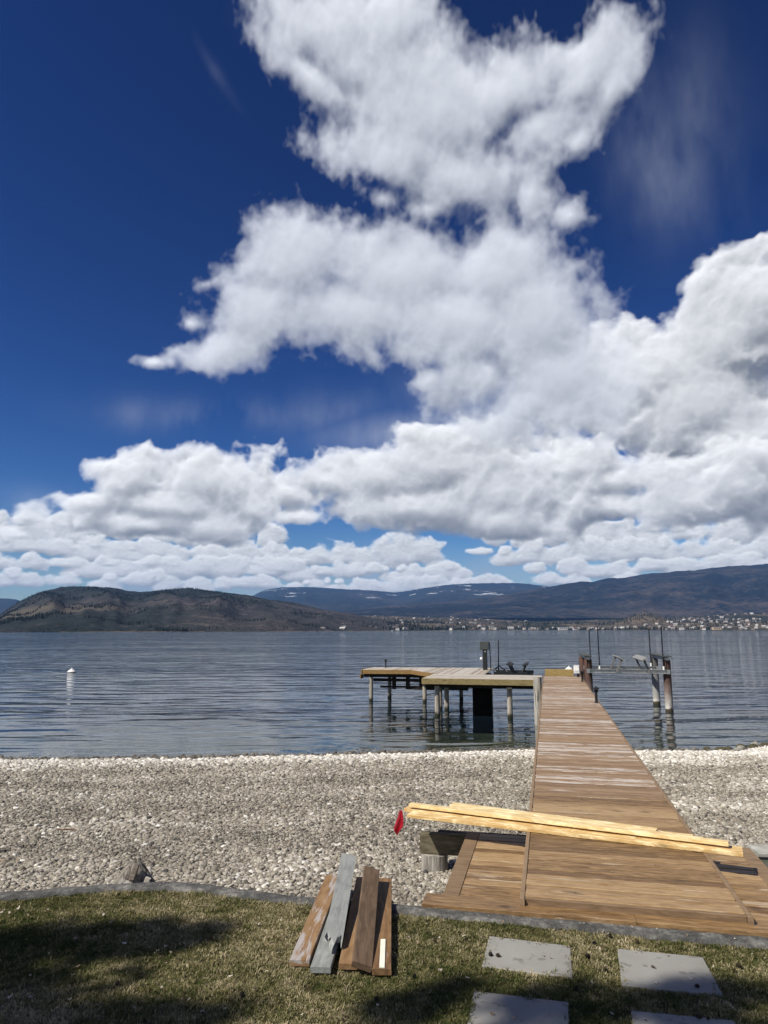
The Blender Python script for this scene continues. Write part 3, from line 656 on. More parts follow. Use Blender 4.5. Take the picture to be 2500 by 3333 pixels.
for vv in (6.5,12.5,18.6,24.7,28.9):
    b=MB(); b.bar((.06,vv,WTOP-.36),(WW-.06,vv,WTOP-.36),.09,.14); b.build('crossbeam',tarred,walk)
# the wide landing at the lawn end: a front board on the kerb and a lower bay on each side
SZ=1.50
land=thing('deck_landing','wide brown deck landing on the kerb with a sunken bay each side of the walkway','deck landing',DO,DR)
b=MB(); b.bar((-.80,.10,1.645-.019),(.9,.10,1.645-.019),.25,.038); b.build('front_board',fresh,land)
b=MB(); b.bar((.903,.10,1.645-.019),(3.1,.10,1.645-.019),.25,.038); b.build('front_board',fresh,land)
for nm,(u0,u1) in (('l',(-.565,-.004)),('r',(WW+.004,2.255))):
    ms=[plank_mesh(u1-u0,PIT-rng.uniform(.011,.018),TH,fresh) for _ in range(2)]
    v=.31; k=0
    while v<2.68:
        link('plank',ms[k%2],land,((u0+u1)/2,v,SZ-TH/2+rng.uniform(-.002,.002)),(0,0,rng.uniform(-.003,.003))); v+=PIT; k+=1
b=MB(); b.bar((-.645,.235,SZ-.019),(-.645,2.74,SZ-.019),.15,.042); b.build('side_board',edge,land)
b=MB(); b.bar((2.335,.235,SZ-.019),(2.335,2.78,SZ-.019),.15,.042); b.build('side_board',edge,land)
for u in (-.62,-.1,1.9,2.3):
    b=MB(); b.bar((u,.235,SZ-.135),(u,2.68,SZ-.135),.04,.185); b.build('joist',tarred,land)
# beam and stump post carrying the left bay
bm_=thing('support_beam','doubled timber beam, darkened for shade, carrying the left bay on a short log post','beam',dw(0,0),DR)
b=MB(); b.bar((-1.30,2.78,SZ-.165),(1.7,2.78,SZ-.165),.10,.235); b.build('timber',wood('shade_darkened_beam',(.035,.03,.022),(.10,.085,.055),(.19,.17,.115),.8,.3),bm_)  # wood colour darkened to deepen the shade the lumber throws here
b=MB(); b.bar((-1.1,2.885,SZ-.165),(1.7,2.885,SZ-.165),.10,.235); b.build('timber',tarred,bm_)
lp=Mat('grey_log',.9,.15); vv=lp.coord((8,8,.8),rand=11); g=lp.noise(vv,1.8,7,.7,.7); crk=lp.noise(lp.coord((14,14,.5),rand=5),1.4,4,.6)
c=lp.ramp(g,[(.3,(.10,.09,.08)),(.5,(.34,.32,.29)),(.68,(.52,.50,.46))]); c=lp.mix(lp.ramp(crk,[(.34,.9),(.42,0.0)]),c,(.04,.035,.03)); lp.color(c); lp.bump(lp.math('ADD',g,lp.math('MULTIPLY',crk,.8)),.9,.03); grey_log=lp.m
def log(p,q,r,r2,n=26,rings=7,seed=0,rough=.05):
    p,q=Vector(p),Vector(q); x=(q-p).normalized(); a=x.cross(Vector((0,0,1)) if abs(x.z)<.9 else Vector((1,0,0))).normalized(); bb=x.cross(a)
    m=MB(); V=[]
    for j in range(rings):
        t=j/(rings-1); rr=r+(r2-r)*t
        for i in range(n):
            an=6.28318*i/n; k=1+rough*mnoise.noise(Vector((math.cos(an)*1.6+seed,math.sin(an)*1.6,t*.8)))*2+rough*.7*mnoise.noise(Vector((math.cos(an)*5+seed,math.sin(an)*5,t*.5)))
            V.append(p+(q-p)*t+(a*math.cos(an)+bb*math.sin(an))*rr*k)
    F=[(j*n+i,j*n+(i+1)%n,(j+1)*n+(i+1)%n,(j+1)*n+i) for j in range(rings-1) for i in range(n)]
    F+=[tuple(range(n-1,-1,-1)),tuple(range((rings-1)*n,rings*n))]
    return m.add(V,F)
log((-1.13,2.79,.70),(-1.13,2.79,SZ-.285),.17,.16,seed=3).build('post',grey_log,bm_,True)
# grey pile standing beside the far end of the walkway
gp_=tag(log(dw(-.19,24.6,-2.5),dw(-.19,24.75,1.93),.175,.165,seed=8,rough=.04).build('mooring_post',grey_log,None,True),'thick grey weathered post against the left edge of the walkway','post')
# near platform
nv0,nv1=26.35,29.70
plat=thing('dock_platform','near left platform of pale planks with olive front fascia on timber piles','dock platform',DO,DR)
ms=[plank_mesh(5.27,PIT-.007,TH,pale) for _ in range(3)]; v=nv0+.12; k=0
while v<nv1-.03:
    link('plank',ms[k%3],plat,(-2.69,v,WTOP-TH/2+rng.uniform(-.002,.002)),(0,0,math.pi*(k%2))); v+=PIT; k+=1
b=MB(); b.bar((-5.35,nv0,WTOP-.125),(-.37,nv0,WTOP-.125),.045,.255); b.build('fascia',olive,plat)
b=MB(); b.bar((-5.35,nv0+.025,WTOP-.125),(-5.35,nv1,WTOP-.125),.045,.25); b.build('fascia',olive,plat)
for u in (-4.9,-3.9,-2.9,-1.9,-.9):
    b=MB(); b.bar((u,nv0+.05,WTOP-.16),(u,nv1,WTOP-.16),.05,.235); b.build('joist',tarred,plat)
for v_ in (nv0+.42,nv1-.35):
    b=MB(); b.bar((-5.25,v_,WTOP-.35),(-.35,v_,WTOP-.35),.10,.15); b.build('crossbeam',tarred,plat)
for (u,vv) in [(-4.72,nv0+.42),(-1.46,nv0+.42),(-4.65,nv1-.35),(-5.0,nv1-.2)]:
    b=MB(); b.tube((u,vv,-4),(u,vv,WTOP-.42),.13,.115,14); b.build('pile',pile_m,plat,True)
    b=MB(); b.box((u,vv-.04,WTOP-.385),(.22,.2,.07)); b.build('bearing_block',pale,plat)
crib=flat('black_crib',(.006,.0055,.005),.9,.1,0,.3,4,.4)
b=MB(); b.box((-2.765,27.95,-1.0),(.87,.86,4.7),None,.06)
for a in (-.9,-.2,.5): b.tube((-2.765+.42*math.cos(a),27.95+.42*math.sin(a),-1.5),(-2.765+.40*math.cos(a),27.95+.40*math.sin(a),.55),.12,.05,8)
b.build('crib_column',crib,plat)
# far platform
far=thing('dock_platform','far left platform of pale planks with amber fascia and open dark framing below','dock platform',DO,DR)
PLY=[(-9.70,32.45),(-7.05,32.85),(-5.20,29.75),(-2.75,29.75),(-2.75,35.95),(-9.95,35.35)]
def clipv(u):
    ys=[]
    for i in range(len(PLY)):
        (a,c),(d,e)=PLY[i],PLY[(i+1)%len(PLY)]
        if (a-u)*(d-u)<0: ys.append(c+(e-c)*(u-a)/(d-a))
    return (min(ys),max(ys)) if len(ys)>=2 else None
u=-9.72
while u<-2.8:
    q=clipv(u)
    if q and q[1]-q[0]>.3:
        me=plank_mesh(q[1]-q[0]-.03,PIT-.008,TH,pale,axis=0); link('plank',me,far,(u,(q[0]+q[1])/2,WTOP-.003-TH/2+rng.uniform(-.002,.002)),(0,0,math.pi/2))
    u+=PIT
for i in (0,1):
    (a,c),(d,e)=PLY[i],PLY[i+1]; b=MB(); b.bar((a,c-.02,WTOP-.11),(d,e-.02,WTOP-.11),.045,.225); b.build('fascia',amber,far)
b=MB(); b.bar((-9.80,32.5,WTOP-.11),(-9.98,35.35,WTOP-.11),.045,.22); b.build('fascia',amber,far)
for v_ in (32.95,35.0):
    b=MB(); b.bar((-9.75,v_,WTOP-.33),(-2.9,v_,WTOP-.33),.10,.17); b.build('crossbeam',tarred,far)
for (u,vv) in [(-9.35,32.95),(-8.75,35.0),(-6.35,32.95),(-4.6,35.0),(-3.0,32.95)]:
    b=MB(); b.tube((u,vv,-5),(u,vv,WTOP-.42),.12,.11,14); b.build('pile',pile_m,far,True)
for u in (-8.13,-7.35,-6.60,-5.85,-5.1,-4.3):
    b=MB(); b.bar((u,33.35,WTOP-.23),(u,33.35,.62),.22,.09,up=(0,1,0)); b.build('hanger',tarred,far)
b=MB(); b.bar((-9.3,33.27,1.12),(-4.0,33.27,1.12),.06,.17); b.build('rail',tarred,far)
b=MB(); b.bar((-8.9,33.27,.76),(-7.3,33.27,.76),.05,.10); b.build('rail',tarred,far)
b=MB(); b.bar((-7.33,33.27,.72),(-4.0,33.27,.72),.06,.20); b.build('rail',tarred,far)
b=MB(); b.bar((-9.86,32.5,WTOP-.38),(-9.86,33.2,WTOP-.38),.05,.22); b.build('stub_board',amber,far)
b=MB(); pts=[(-5.4,33.3,.74),(-5.9,33.25,.45),(-6.5,33.2,.28),(-7.0,33.2,.22)]
for q0,q1 in zip(pts,pts[1:]): b.tube(q0,q1,.022,.022,6)
b.tube((-5.25,33.3,.76),(-5.1,33.3,.35),.04,.02,6); b.build('cable',tarred,far)
blk=flat('black_metal',(.014,.015,.017),.45,.4,0,.2,20)
galv=flat('galvanised_steel',(.42,.43,.44),.42,.5,.75,.14,5,.1)
rub=flat('dark_rubber',(.02,.022,.025),.7,.3)
# pedestal with a winch box on the far platform
t=thing('winch_post','dark post with a square box on top at the corner of the far platform','winch post',dw(-3.12,33.85,WTOP-.003),DR)
b=MB(); b.box((0,0,.55),(.23,.25,1.1),None,.02); b.build('post',blk,t)
b=MB(); b.box((-.02,-.02,1.31),(.46,.42,.46),None,.03); b.build('box',flat('grey_green_box',(.055,.065,.065),.5),t)
b=MB(); b.tube((.30,.05,0.0),(.26,.05,1.5),.028,.028,8); b.build('cable_pipe',blk,t)
b=MB(); b.lathe([(.07,0),(.09,.04),(.06,.12),(.02,.14)],(-.19,-.06,.55),10); b.build('socket',flat('white_plastic',(.7,.7,.7),.5),t,True)
b=MB(); b.box((.02,-.14,1.0),(.12,.03,.07)); b.build('plate',galv,t)
# small lift with two cradles
t=thing('small_craft_lift','low dark lift frame with two padded cradles beside the far platform','lift',dw(-1.55,34.35,0),DR)
def tt(u,v,z): return (u+1.55,v-34.35,z)
for vv in (33.6,35.3):
    b=MB(); b.bar(tt(-2.65,vv,1.55),tt(-.55,vv,1.55),.10,.15); b.build('beam',blk,t)
for u in (-2.55,-.65):
    b=MB(); b.bar(tt(u,33.2,1.46),tt(u,35.8,1.46),.09,.12); b.build('rail',blk,t)
for u,s_ in ((-1.80,-1),(-.95,1)):
    for vv,du in ((33.65,.0),(35.2,.0)):
        b=MB(); b.tube(tt(u+.18*s_*-1,vv,1.55),tt(u,vv,1.95),.055,.05,8); b.build('strut',blk,t)
    b=MB(); M=Euler((0,R(18)*-s_,0)); b.box(tt(u,34.45,2.0),(.30,2.3,.09),M,.03); b.build('bunk',rub,t)
b=MB(); b.tube(tt(-2.45,34.6,1.6),tt(-2.42,34.6,3.30),.03,.03,8); b.build('guide_pole',blk,t)
b=MB(); b.tube(tt(-2.43,34.6,1.9),tt(-1.95,34.4,1.58),.03,.03,6); b.tube(tt(-2.43,34.6,1.9),tt(-2.75,34.7,1.58),.03,.03,6); b.build('brace',blk,t)
# bumper timber across the walkway end
o=MB().bar(dw(.10,29.25,WTOP+.165),dw(1.42,29.25,WTOP+.165),.14,.32).build('bumper_timber',wood('yellow_timber',(.20,.14,.055),(.32,.235,.09),(.42,.32,.15),.7,.4)); tag(o,'yellowish timber bumper lying across the far end of the walkway','timber')
# ---- boat lift
lift=thing('boat_lift','galvanised boat lift on four rusty steel pipe piles right of the walkway','boat lift',DO,DR)
rm=Mat('rusty_pipe',.75,.3); zz=rm.n('ShaderNodeSeparateXYZ',{0:rm.pos()}).outputs[2]; nn=rm.noise(rm.coord((3,3,1.2),rand=6),2.5,5,.65)
zn=rm.math('ADD',zz,rm.math('MULTIPLY',nn,.55))
c=rm.ramp(rm.math('MULTIPLY',zn,.3),[(.02,(.03,.03,.018)),(.115,(.05,.045,.025)),(.135,(.62,.60,.56)),(.20,(.45,.43,.40)),(.34,(.26,.21,.19)),(.50,(.085,.050,.040)),(.8,(.115,.060,.046))])
rm.color(rm.mix(rm.ramp(nn,[(.35,.6),(.6,0.0)]),c,(.07,.045,.04))); rusty=rm.m
rm=Mat('grey_pipe',.7,.3); zz=rm.n('ShaderNodeSeparateXYZ',{0:rm.pos()}).outputs[2]; nn=rm.noise(rm.coord((3,3,1.2),rand=6),2.5,5,.65)
zn=rm.math('ADD',zz,rm.math('MULTIPLY',nn,.4)); c=rm.ramp(rm.math('MULTIPLY',zn,.3),[(.02,(.03,.03,.018)),(.10,(.05,.045,.025)),(.12,(.60,.58,.55)),(.16,(.34,.335,.32)),(.34,(.26,.26,.255)),(.6,(.10,.10,.10))])
rm.color(c); greyp=rm.m
FV,RV=31.2,34.6; LU=(2.2,5.88)
for i,(u,vv,m_) in enumerate([(LU[0],FV,rusty),(LU[0]-.12,RV,rusty),(LU[1],FV,rusty),(LU[1]-.1,RV,greyp)]):
    b=MB(); b.tube((u,vv,-5),(u,vv,2.42),.185,.185,24); b.build('pile',m_,lift,True)
for u in LU:
    b=MB(); b.bar((u-.02,FV-.45,2.475),(u-.13,RV+.35,2.475),.16,.11)
    b.bar((u-.02,FV-.45,2.53),(u-.13,RV+.35,2.53),.24,.02); b.build('top_beam',galv,lift)
    b=MB(); b.bar((u-.02,FV-.55,2.60),(u-.13,RV+.45,2.60),.40,.05); b.build('top_cap',flat('dark_cap',(.06,.065,.06),.6),lift)
    for vv in (FV-.21,):
        for du in (-.07,.07):
            b=MB(); b.tube((u+du,vv,2.45),(u+du*.6,vv,1.93),.012,.012,6); b.build('cable',blk,lift)
for vv in (FV-.26,RV-.24):
    b=MB(); z=1.87; a,c_=LU[0]-.05,LU[1]+.08
    b.bar((a,vv,z+.085),(c_,vv,z+.085),.14,.018); b.bar((a,vv,z-.085),(c_,vv,z-.085),.14,.018); b.bar((a,vv+.02,z),(c_,vv+.02,z),.016,.15); b.build('cradle_beam',galv,lift)
    for u in (a+.04,c_-.06):
        b=MB(); b.box((u,vv-.06,z),(.16,.06,.21),None,.01); b.build('bracket',galv,lift)
bk=flat('grey_bunk',(.15,.15,.15),.6)
for (ub,ut) in ((3.50,3.77),(5.04,4.80)):
    s_=1 if ut>ub else -1
    b=MB(); b.bar((ub,FV-.36,1.79),(ut,FV-.36,2.44),.10,.06,up=(0,1,0)); b.build('bunk_post',bk,lift)
    b=MB(); b.bar((ub,RV-.33,1.79),(ut,RV-.33,2.42),.10,.06,up=(0,1,0)); b.build('bunk_post',bk,lift)
    b=MB(); b.box((ut,(FV+RV)/2-.3,2.47),(.30,RV-FV+.7,.06),Euler((0,R(30)*s_,0)),.01); b.build('bunk_board',flat('bunk_top',(.22,.22,.215),.6),lift)
wsl=flat('white_sleeve',(.75,.75,.73),.5)
for (u,vv,zt) in [(2.73,FV-.2,4.02),(5.71,FV-.2,4.02),(2.50,RV-.2,3.86),(5.58,RV-.2,3.9)]:
    p=b=MB(); b.tube((u,vv,1.95),(u-.01,vv,zt),.030,.030,10); po=b.build('guide_pole',flat('navy_pole',(.012,.014,.022),.4),lift,True)
    b=MB(); b.tube((u,vv,1.78),(u,vv,2.13),.05,.05,10); b.build('sleeve',wsl,po,True)
t=thing('control_box','light grey control box on the corner of the walkway by the lift','control box',dw(1.55,28.75,WTOP),DR)
b=MB(); b.box((0,0,.36),(.27,.2,.36),None,.02); b.build('cabinet',flat('light_grey_box',(.62,.62,.62),.45),t)
b=MB(); b.box((0,-.105,.40),(.20,.015,.22),None,.004); b.build('door',flat('white_door',(.74,.74,.74),.4),t)
b=MB(); b.box((.06,0,.09),(.10,.08,.18),None,.01); b.build('leg',blk,t)
# ---- lamps along the dock
def lamp(u,v,z,label,sc=1.0):
    t=thing('dock_lamp',label,'lamp',dw(u,v,z),DR,'black dock lamps')
    b=MB(); b.lathe([(.085,0),(.085,.012),(.05,.02),(.042,.04)],n=16); b.build('base',blk,t,True)
    b=MB(); b.lathe([(.045,.03),(.042,.30),(.05,.33)],n=14); b.build('stem',blk,t,True)
    b=MB(); b.lathe([(.05,.33),(.075,.36),(.05,.375),(.075,.39),(.05,.405),(.07,.42),(.05,.43)],n=14); b.build('louvre',blk,t,True)
    b=MB(); b.lathe([(.115,.425),(.118,.435),(.06,.485),(.02,.50),(.018,.52),(.004,.53)],n=18); b.build('cap',blk,t,True)
    t.scale=(sc,)*3; return t
lamp(1.66,16.66,WTOP,'black lamp with a conical cap halfway along the right walkway edge',.95)
lamp(1.66,25.8,WTOP,'black lamp on the walkway edge in front of the boat lift',.9)
lamp(-8.98,35.0,WTOP,'slim black lamp at the far left back of the far platform',.95)
# ---- buoys
def buoy(loc,r,label,red):
    t=thing('mooring_buoy',label,'buoy',loc)
    wp=flat('buoy_white',(.82,.81,.78),.45)
    b=MB(); b.lathe([(r*.55,-.25*r),(r*.95,-.02*r),(r,.10*r),(r*.93,.22*r),(r*.6,.52*r),(r*.32,.66*r),(r*.25,.68*r)],n=28); b.build('float',wp,t,True)
    b=MB(); b.lathe([(r*.32,.68*r),(r*.32,.73*r),(r*.13,.75*r),(r*.12,1.02*r),(r*.07,1.05*r)],n=14); b.build('stem',wp,t,True)
    if red:
        b=MB(); b.lathe([(r*1.003,.10*r),(r*.966,.19*r),(r*.972,.2*r)],n=28); b.build('stripe',flat('faded_red',(.55,.10,.07),.5),t,True)
    else:
        b=MB(); b.lathe([(r*1.0,.0),(r*1.004,.09*r),(r*.99,.11*r)],n=28); b.build('rubbing_band',flat('grey_band',(.10,.10,.11),.6),t,True)
    return t
buoy((-28.5,66.4,.03),.38,'white mooring buoy floating alone on the left of the lake',False)
buoy((17.8,70,.03),.38,'white mooring buoy with a red stripe just past the walkway end',True)
print('dock',round(time.time()-T0,1))
# ------------------------------------------------------------------ things on the landing and the lawn
# fresh lumber laid askew across the walkway
pine=wood('fresh_pine',(.48,.33,.14),(.68,.51,.255),(.80,.66,.40),.6,.9,None,tone=.25,blotch=.75)
pine2=wood('fresh_pine_pale',(.52,.38,.18),(.71,.56,.30),(.83,.70,.45),.6,.6,None,tone=.25,blotch=.5)
LA=Vector((.28,8.90,0)); LD=Vector((.911,-.412,0)).normalized(); LN=Vector((.412,.911,0)).normalized()
def lumber(d0,d1,n0,w,z,yaw,label,mat=None,loc_th=.038):
    mid=LA+LD*((d0+d1)/2)+LN*(n0+w/2)
    b=MB(); b.box((0,0,0),(d1-d0,w,loc_th),None,.003)
    o=b.build('lumber_board',mat or pine); o.location=(mid.x,mid.y,z+loc_th/2); o.rotation_euler=(0,0,math.atan2(LD.y,LD.x)+yaw)
    return tag(o,label,'lumber','fresh lumber across the walkway')
lumber(0,3.56,-.03,.235,1.7025,-.002,'wide front board of the fresh lumber, lowest layer, reaching furthest right')
lumber(-.14,2.9,.210,.14,1.7025,-.004,'fresh yellow board in the lowest layer whose left end carries the red flag')
lumber(.42,3.1,.36,.14,1.7025,-.03,'fresh yellow board in the lowest layer under the rearmost top board',pine2)
lumber(-.08,3.44,.142,.09,1.760,-.0485,'narrow fresh yellow board on top of the pile next to the wide front one',pine2)
lumber(.40,3.20,.205,.142,1.742,-.070,'fresh yellow board on top behind the narrow one, ending short on the right',pine2)
lumber(.36,2.75,.375,.14,1.742,-.082,'rearmost fresh yellow board on top, its left end the most set back',pine2)
# red ribbon hanging off the lumber end
fm=Mat('red_plastic',.35,.4); n=fm.noise(fm.coord(),14,3); fm.color(fm.ramp(n,[(.3,(.15,.003,.008)),(.7,(.33,.008,.020))])); fm.b.inputs['Subsurface Weight'].default_value=0
P0=LA+LD*(-.15)+LN*.235+Vector((0,0,1.725))
V=[];F=[]
nu,nv=7,9
for j in range(nv):
    t=j/(nv-1); wd=.075+.075*math.sin(min(1,t*1.25)*math.pi*.5)*(1 if t<.72 else 1-(t-.72)*2.3)
    for i in range(nu):
        s=i/(nu-1)-.5; fold=.022*math.sin(s*9+t*2)*(.4+t)
        q=P0+LN*(-.05-.02*t)+LD*(-.012-.05*t+s*wd*.9+.015*math.sin(t*3))+LN*(s*-.05+fold)+Vector((0,0,-.31*t*(1-.18*abs(s)*2)+(.03*abs(s)*2 if t>.8 else 0)))
        V.append(q)
F=[(j*nu+i,j*nu+i+1,(j+1)*nu+i+1,(j+1)*nu+i) for j in range(nv-1) for i in range(nu-1)]
b=MB(); b.add(V,F); o=b.build('warning_flag',fm.m,None,2); sm=o.modifiers.new('thick','SOLIDIFY'); sm.thickness=.002; sb=o.modifiers.new('sub','SUBSURF'); sb.levels=1; sb.render_levels=2
tag(o,'limp red plastic warning flag hanging from the left end of the lumber','flag')
# old boards lying over the kerb
peel=wood('peeling_board',(.12,.066,.030),(.22,.128,.062),(.29,.185,.10),.7,.3,.60,(.40,.38,.38))
peelm=wood('very_peeled_board',(.12,.066,.030),(.22,.128,.062),(.29,.185,.10),.7,.3,.50,(.42,.41,.41))
brownb=wood('brown_board',(.095,.062,.038),(.155,.103,.066),(.20,.138,.09),.7,.3,.66,(.36,.34,.34))
greyb=wood('grey_board',(.12,.125,.12),(.205,.215,.21),(.30,.31,.30),.8,.35)
def oldboard(p,q,w,th,roll,mat,label,name='salvaged_board',broken=False):
    p,q=Vector(p),Vector(q); L=(q-p).length
    t=thing(name,label,'board',p)
    x=(q-p).normalized(); y=Vector((0,0,1)).cross(x).normalized(); z=x.cross(y)
    t.rotation_mode='QUATERNION'; t.rotation_quaternion=Matrix((x,y,z)).transposed().to_quaternion()@Euler((roll,0,0)).to_quaternion()
    b=MB()
    if broken:
        r=random.Random(3); n=10; V=[];F=[]
        for zz in (-th/2,th/2):
            for i in range(n+1): V.append((r.uniform(-.10,.02)+.05*math.sin(i*.9),-w/2+w*i/n,zz))
            V+= [(L,w/2,zz),(L,-w/2,zz)]
        m=n+3; F=[tuple(range(m)),tuple(range(2*m-1,m-1,-1))]+[(i,(i+1)%m,m+(i+1)%m,m+i) for i in range(m)]
        b.add(V,F)
    else: b.box((L/2,0,0),(L,w,th),None,.004)
    b.build('timber',mat,t); return t
oldboard((-.585,5.35,1.625),(-.46,6.95,1.665),.140,.038,.0,peel,'flat brown board at the left edge of the salvaged board pile, peeling near its end')
oldboard((-.43,5.25,1.625),(-.335,6.6,1.66),.140,.038,0,greyb,'lower grey board whose near end shows beneath the tall grey board')
t=oldboard((-.365,5.56,1.70),(-.325,6.98,1.835),.135,.038,R(12),greyb,'tall grey weathered board propped on the pile with a rotten broken end','salvaged_board',True)
oldboard((-.245,5.30,1.625),(-.185,6.9,1.665),.13,.038,0,peel,'flat orange brown board half hidden beneath the rolled brown board')
oldboard((-.150,5.24,1.650),(-.11,6.72,1.80),.140,.040,R(17),brownb,'dark brown board tilted over its left neighbour near the right of the pile')
oldboard((-.015,5.22,1.625),(.005,6.87,1.665),.130,.038,0,peelm,'rightmost board of the salvaged pile, paint peeled to grey')
o=MB().box((0,0,0),(.036,.42,.005)).build('paint_stick',flat('bare_white_wood',(.72,.72,.62),.7)); o.location=(-.01,5.44,1.6535); o.rotation_euler=(R(1.4),0,R(-1)); tag(o,'white flat stick lying on the rightmost peeled board','stick')
# nails still in the grey board
# paving slabs let into the grass
sm_=Mat('slab_concrete',.85,.25); v=sm_.coord(rand=8); a=sm_.noise(v,2.2,5,.6); bq=sm_.noise(v,120,3,.6); st=sm_.noise(v,9,3,.5)
c=sm_.ramp(a,[(.3,(.225,.22,.205)),(.7,(.285,.278,.262))]); c=sm_.mix(sm_.ramp(bq,[(.3,.35),(.5,0.0)]),c,(.2,.2,.2)); c=sm_.mix(sm_.ramp(st,[(.62,0.0),(.68,.6)]),c,(.12,.112,.10)); sm_.color(c); sm_.bump(bq,.25,.003)
SL=[[(.80,5.86),(1.375,5.69),(1.265,5.21),(.675,5.37)],[(1.705,5.645),(2.27,5.51),(2.165,4.98),(1.56,5.11)],[(.58,5.03),(1.155,4.89),(1.03,4.37),(.46,4.52)],[(1.51,4.79),(2.09,4.68),(1.98,4.16),(1.38,4.28)]]
SLAB=[]
for q,lab in zip(SL,('grey concrete slab in the grass nearest the landing, left one with dark cones','grey concrete slab in the grass on the right, speckled with dark stains','grey concrete slab at the bottom left of the four, cut by the frame','grey concrete slab at the bottom right of the four, half in shade')):
    cx=sum(p[0] for p in q)/4; cy=sum(p[1] for p in q)/4
    b=MB(); b.prism([(x-cx,y-cy) for x,y in q],-.04,.008); o=b.build('paving_slab',sm_.m); o.location=(cx,cy,LAWN_Z+.002)
    bv=o.modifiers.new('bevel','BEVEL'); bv.width=.006; bv.segments=1
    tag(o,lab,'paving slab','concrete slabs set in the lawn'); SLAB.append(q)
# concrete retaining block right of the landing
cb_=Mat('mossy_concrete',.9,.15); n=cb_.noise(cb_.coord(),3,6,.65); cb_.color(cb_.ramp(n,[(.3,(.06,.075,.055)),(.6,(.12,.135,.105)),(.75,(.2,.2,.17))])); cb_.bump(n,.6,.02)
t=thing('retaining_block','green stained concrete retaining block right of the landing','concrete block',(5.6,8.35,0),R(-6))
b=MB(); b.box((0,0,1.0),(2.9,.30,.84),None,.01); b.build('body',cb_.m,t)
b=MB(); b.box((0,.0,1.445),(2.94,.34,.05),None,.01); b.build('coping',flat('pale_coping',(.36,.36,.33),.9,.2,0,.25,6,.3),t)
# driftwood stump behind the kerb
t=thing('driftwood_stump','grey weathered stump with a dark split hollow behind the kerb','stump',(-2.38,7.28,1.1))
def blob(n,f):
    V=[];F=[]; m=18
    for j in range(n+1):
        for i in range(m): V.append(f(j/n,6.28318*i/m))
    F=[(j*m+i,j*m+(i+1)%m,(j+1)*m+(i+1)%m,(j+1)*m+i) for j in range(n) for i in range(m)]
    F+=[tuple(range(m-1,-1,-1)),tuple(range(n*m,(n+1)*m))]
    return MB().add(V,F)
def stf(t_,a):
    r=(.43*(1-t_)**.8+.022)*(1+.14*mnoise.noise(Vector((math.cos(a)*1.6,math.sin(a)*1.6,t_*1.5)))+.09*mnoise.noise(Vector((math.cos(a)*5,math.sin(a)*5,t_*2))))
    if t_<1: r-=max(0,math.cos(a+.95))**4*.11*math.sin(min(1,t_)*math.pi)
    r=max(.012,r)
    return (r*math.cos(a),r*math.sin(a)*.62,.62*t_)
sw=Mat('driftwood',.9,.1); vv=sw.coord((8,8,1.4)); g=sw.noise(vv,1.6,7,.72,1.2); c=sw.ramp(g,[(.30,(.012,.010,.008)),(.40,(.11,.095,.08)),(.52,(.30,.275,.24)),(.68,(.46,.43,.39))]); sw.color(c); sw.bump(g,1.0,.05)
blob(22,stf).build('trunk',sw.m,t,True)
def chip(a_,t_,L,w,d,seed):
    b=MB(); return b
b=MB(); b.bar((-.09,-.16,.46),(.12,-.19,.38),.09,.04,up=(.2,-.7,.5)); b.build('splinter',grey_log,t)
b=MB(); b.bar((.12,-.13,.36),(.17,-.14,.50),.05,.03,up=(0,-1,.2)); b.build('splinter',wood('pale_splinter',(.22,.19,.15),(.36,.32,.27),(.48,.44,.38)),t)
b=MB(); b.bar((.0,-.10,.47),(.035,-.07,.60),.05,.03,up=(0,-1,.2)); b.build('splinter',wood('brown_splinter',(.13,.11,.09),(.26,.22,.18),(.38,.34,.29)),t)
# ---- scatter: instances on points with per-point tone
def lib(name,meshes):
    c=bpy.data.collections.new(name)
    for m in meshes: c.objects.link(bpy.data.objects.new(name,m))
    return c
def scatter(name,P,S,Rt,tone,coll,extra=None):
    me=bpy.data.meshes.new(name); n=len(P); me.vertices.add(n); me.vertices.foreach_set('co',np.asarray(P,np.float32).ravel())
    def at(nm,typ,arr,k):
        a=me.attributes.new(nm,typ,'POINT'); a.data.foreach_set(k,np.asarray(arr,np.float32).ravel())
    at('scl','FLOAT',S,'value'); at('rot','FLOAT_VECTOR',Rt,'vector'); at('tone','FLOAT',tone,'value')
    o=link(name,me)
    g=bpy.data.node_groups.new(name,'GeometryNodeTree'); g.interface.new_socket('Geometry',in_out='INPUT',socket_type='NodeSocketGeometry'); g.interface.new_socket('Geometry',in_out='OUTPUT',socket_type='NodeSocketGeometry')
    N=g.nodes.new; gi=N('NodeGroupInput'); go=N('NodeGroupOutput'); ip=N('GeometryNodeInstanceOnPoints'); ci=N('GeometryNodeCollectionInfo')
    ci.inputs['Collection'].default_value=coll; ci.inputs['Separate Children'].default_value=True; ci.inputs['Reset Children'].default_value=True
    def na(nm,t):
        q=N('GeometryNodeInputNamedAttribute'); q.data_type=t; q.inputs['Name'].default_value=nm; return q.outputs['Attribute']
    ip.inputs['Pick Instance'].default_value=True
    g.links.new(gi.outputs[0],ip.inputs['Points']); g.links.new(ci.outputs[0],ip.inputs['Instance'])
    g.links.new(na('scl','FLOAT'),ip.inputs['Scale']); g.links.new(na('rot','FLOAT_VECTOR'),ip.inputs['Rotation'])
    g.links.new(ip.outputs[0],go.inputs[0]); md=o.modifiers.new('scatter','NODES'); md.node_group=g
    return o
rs=np.random.default_rng(6)
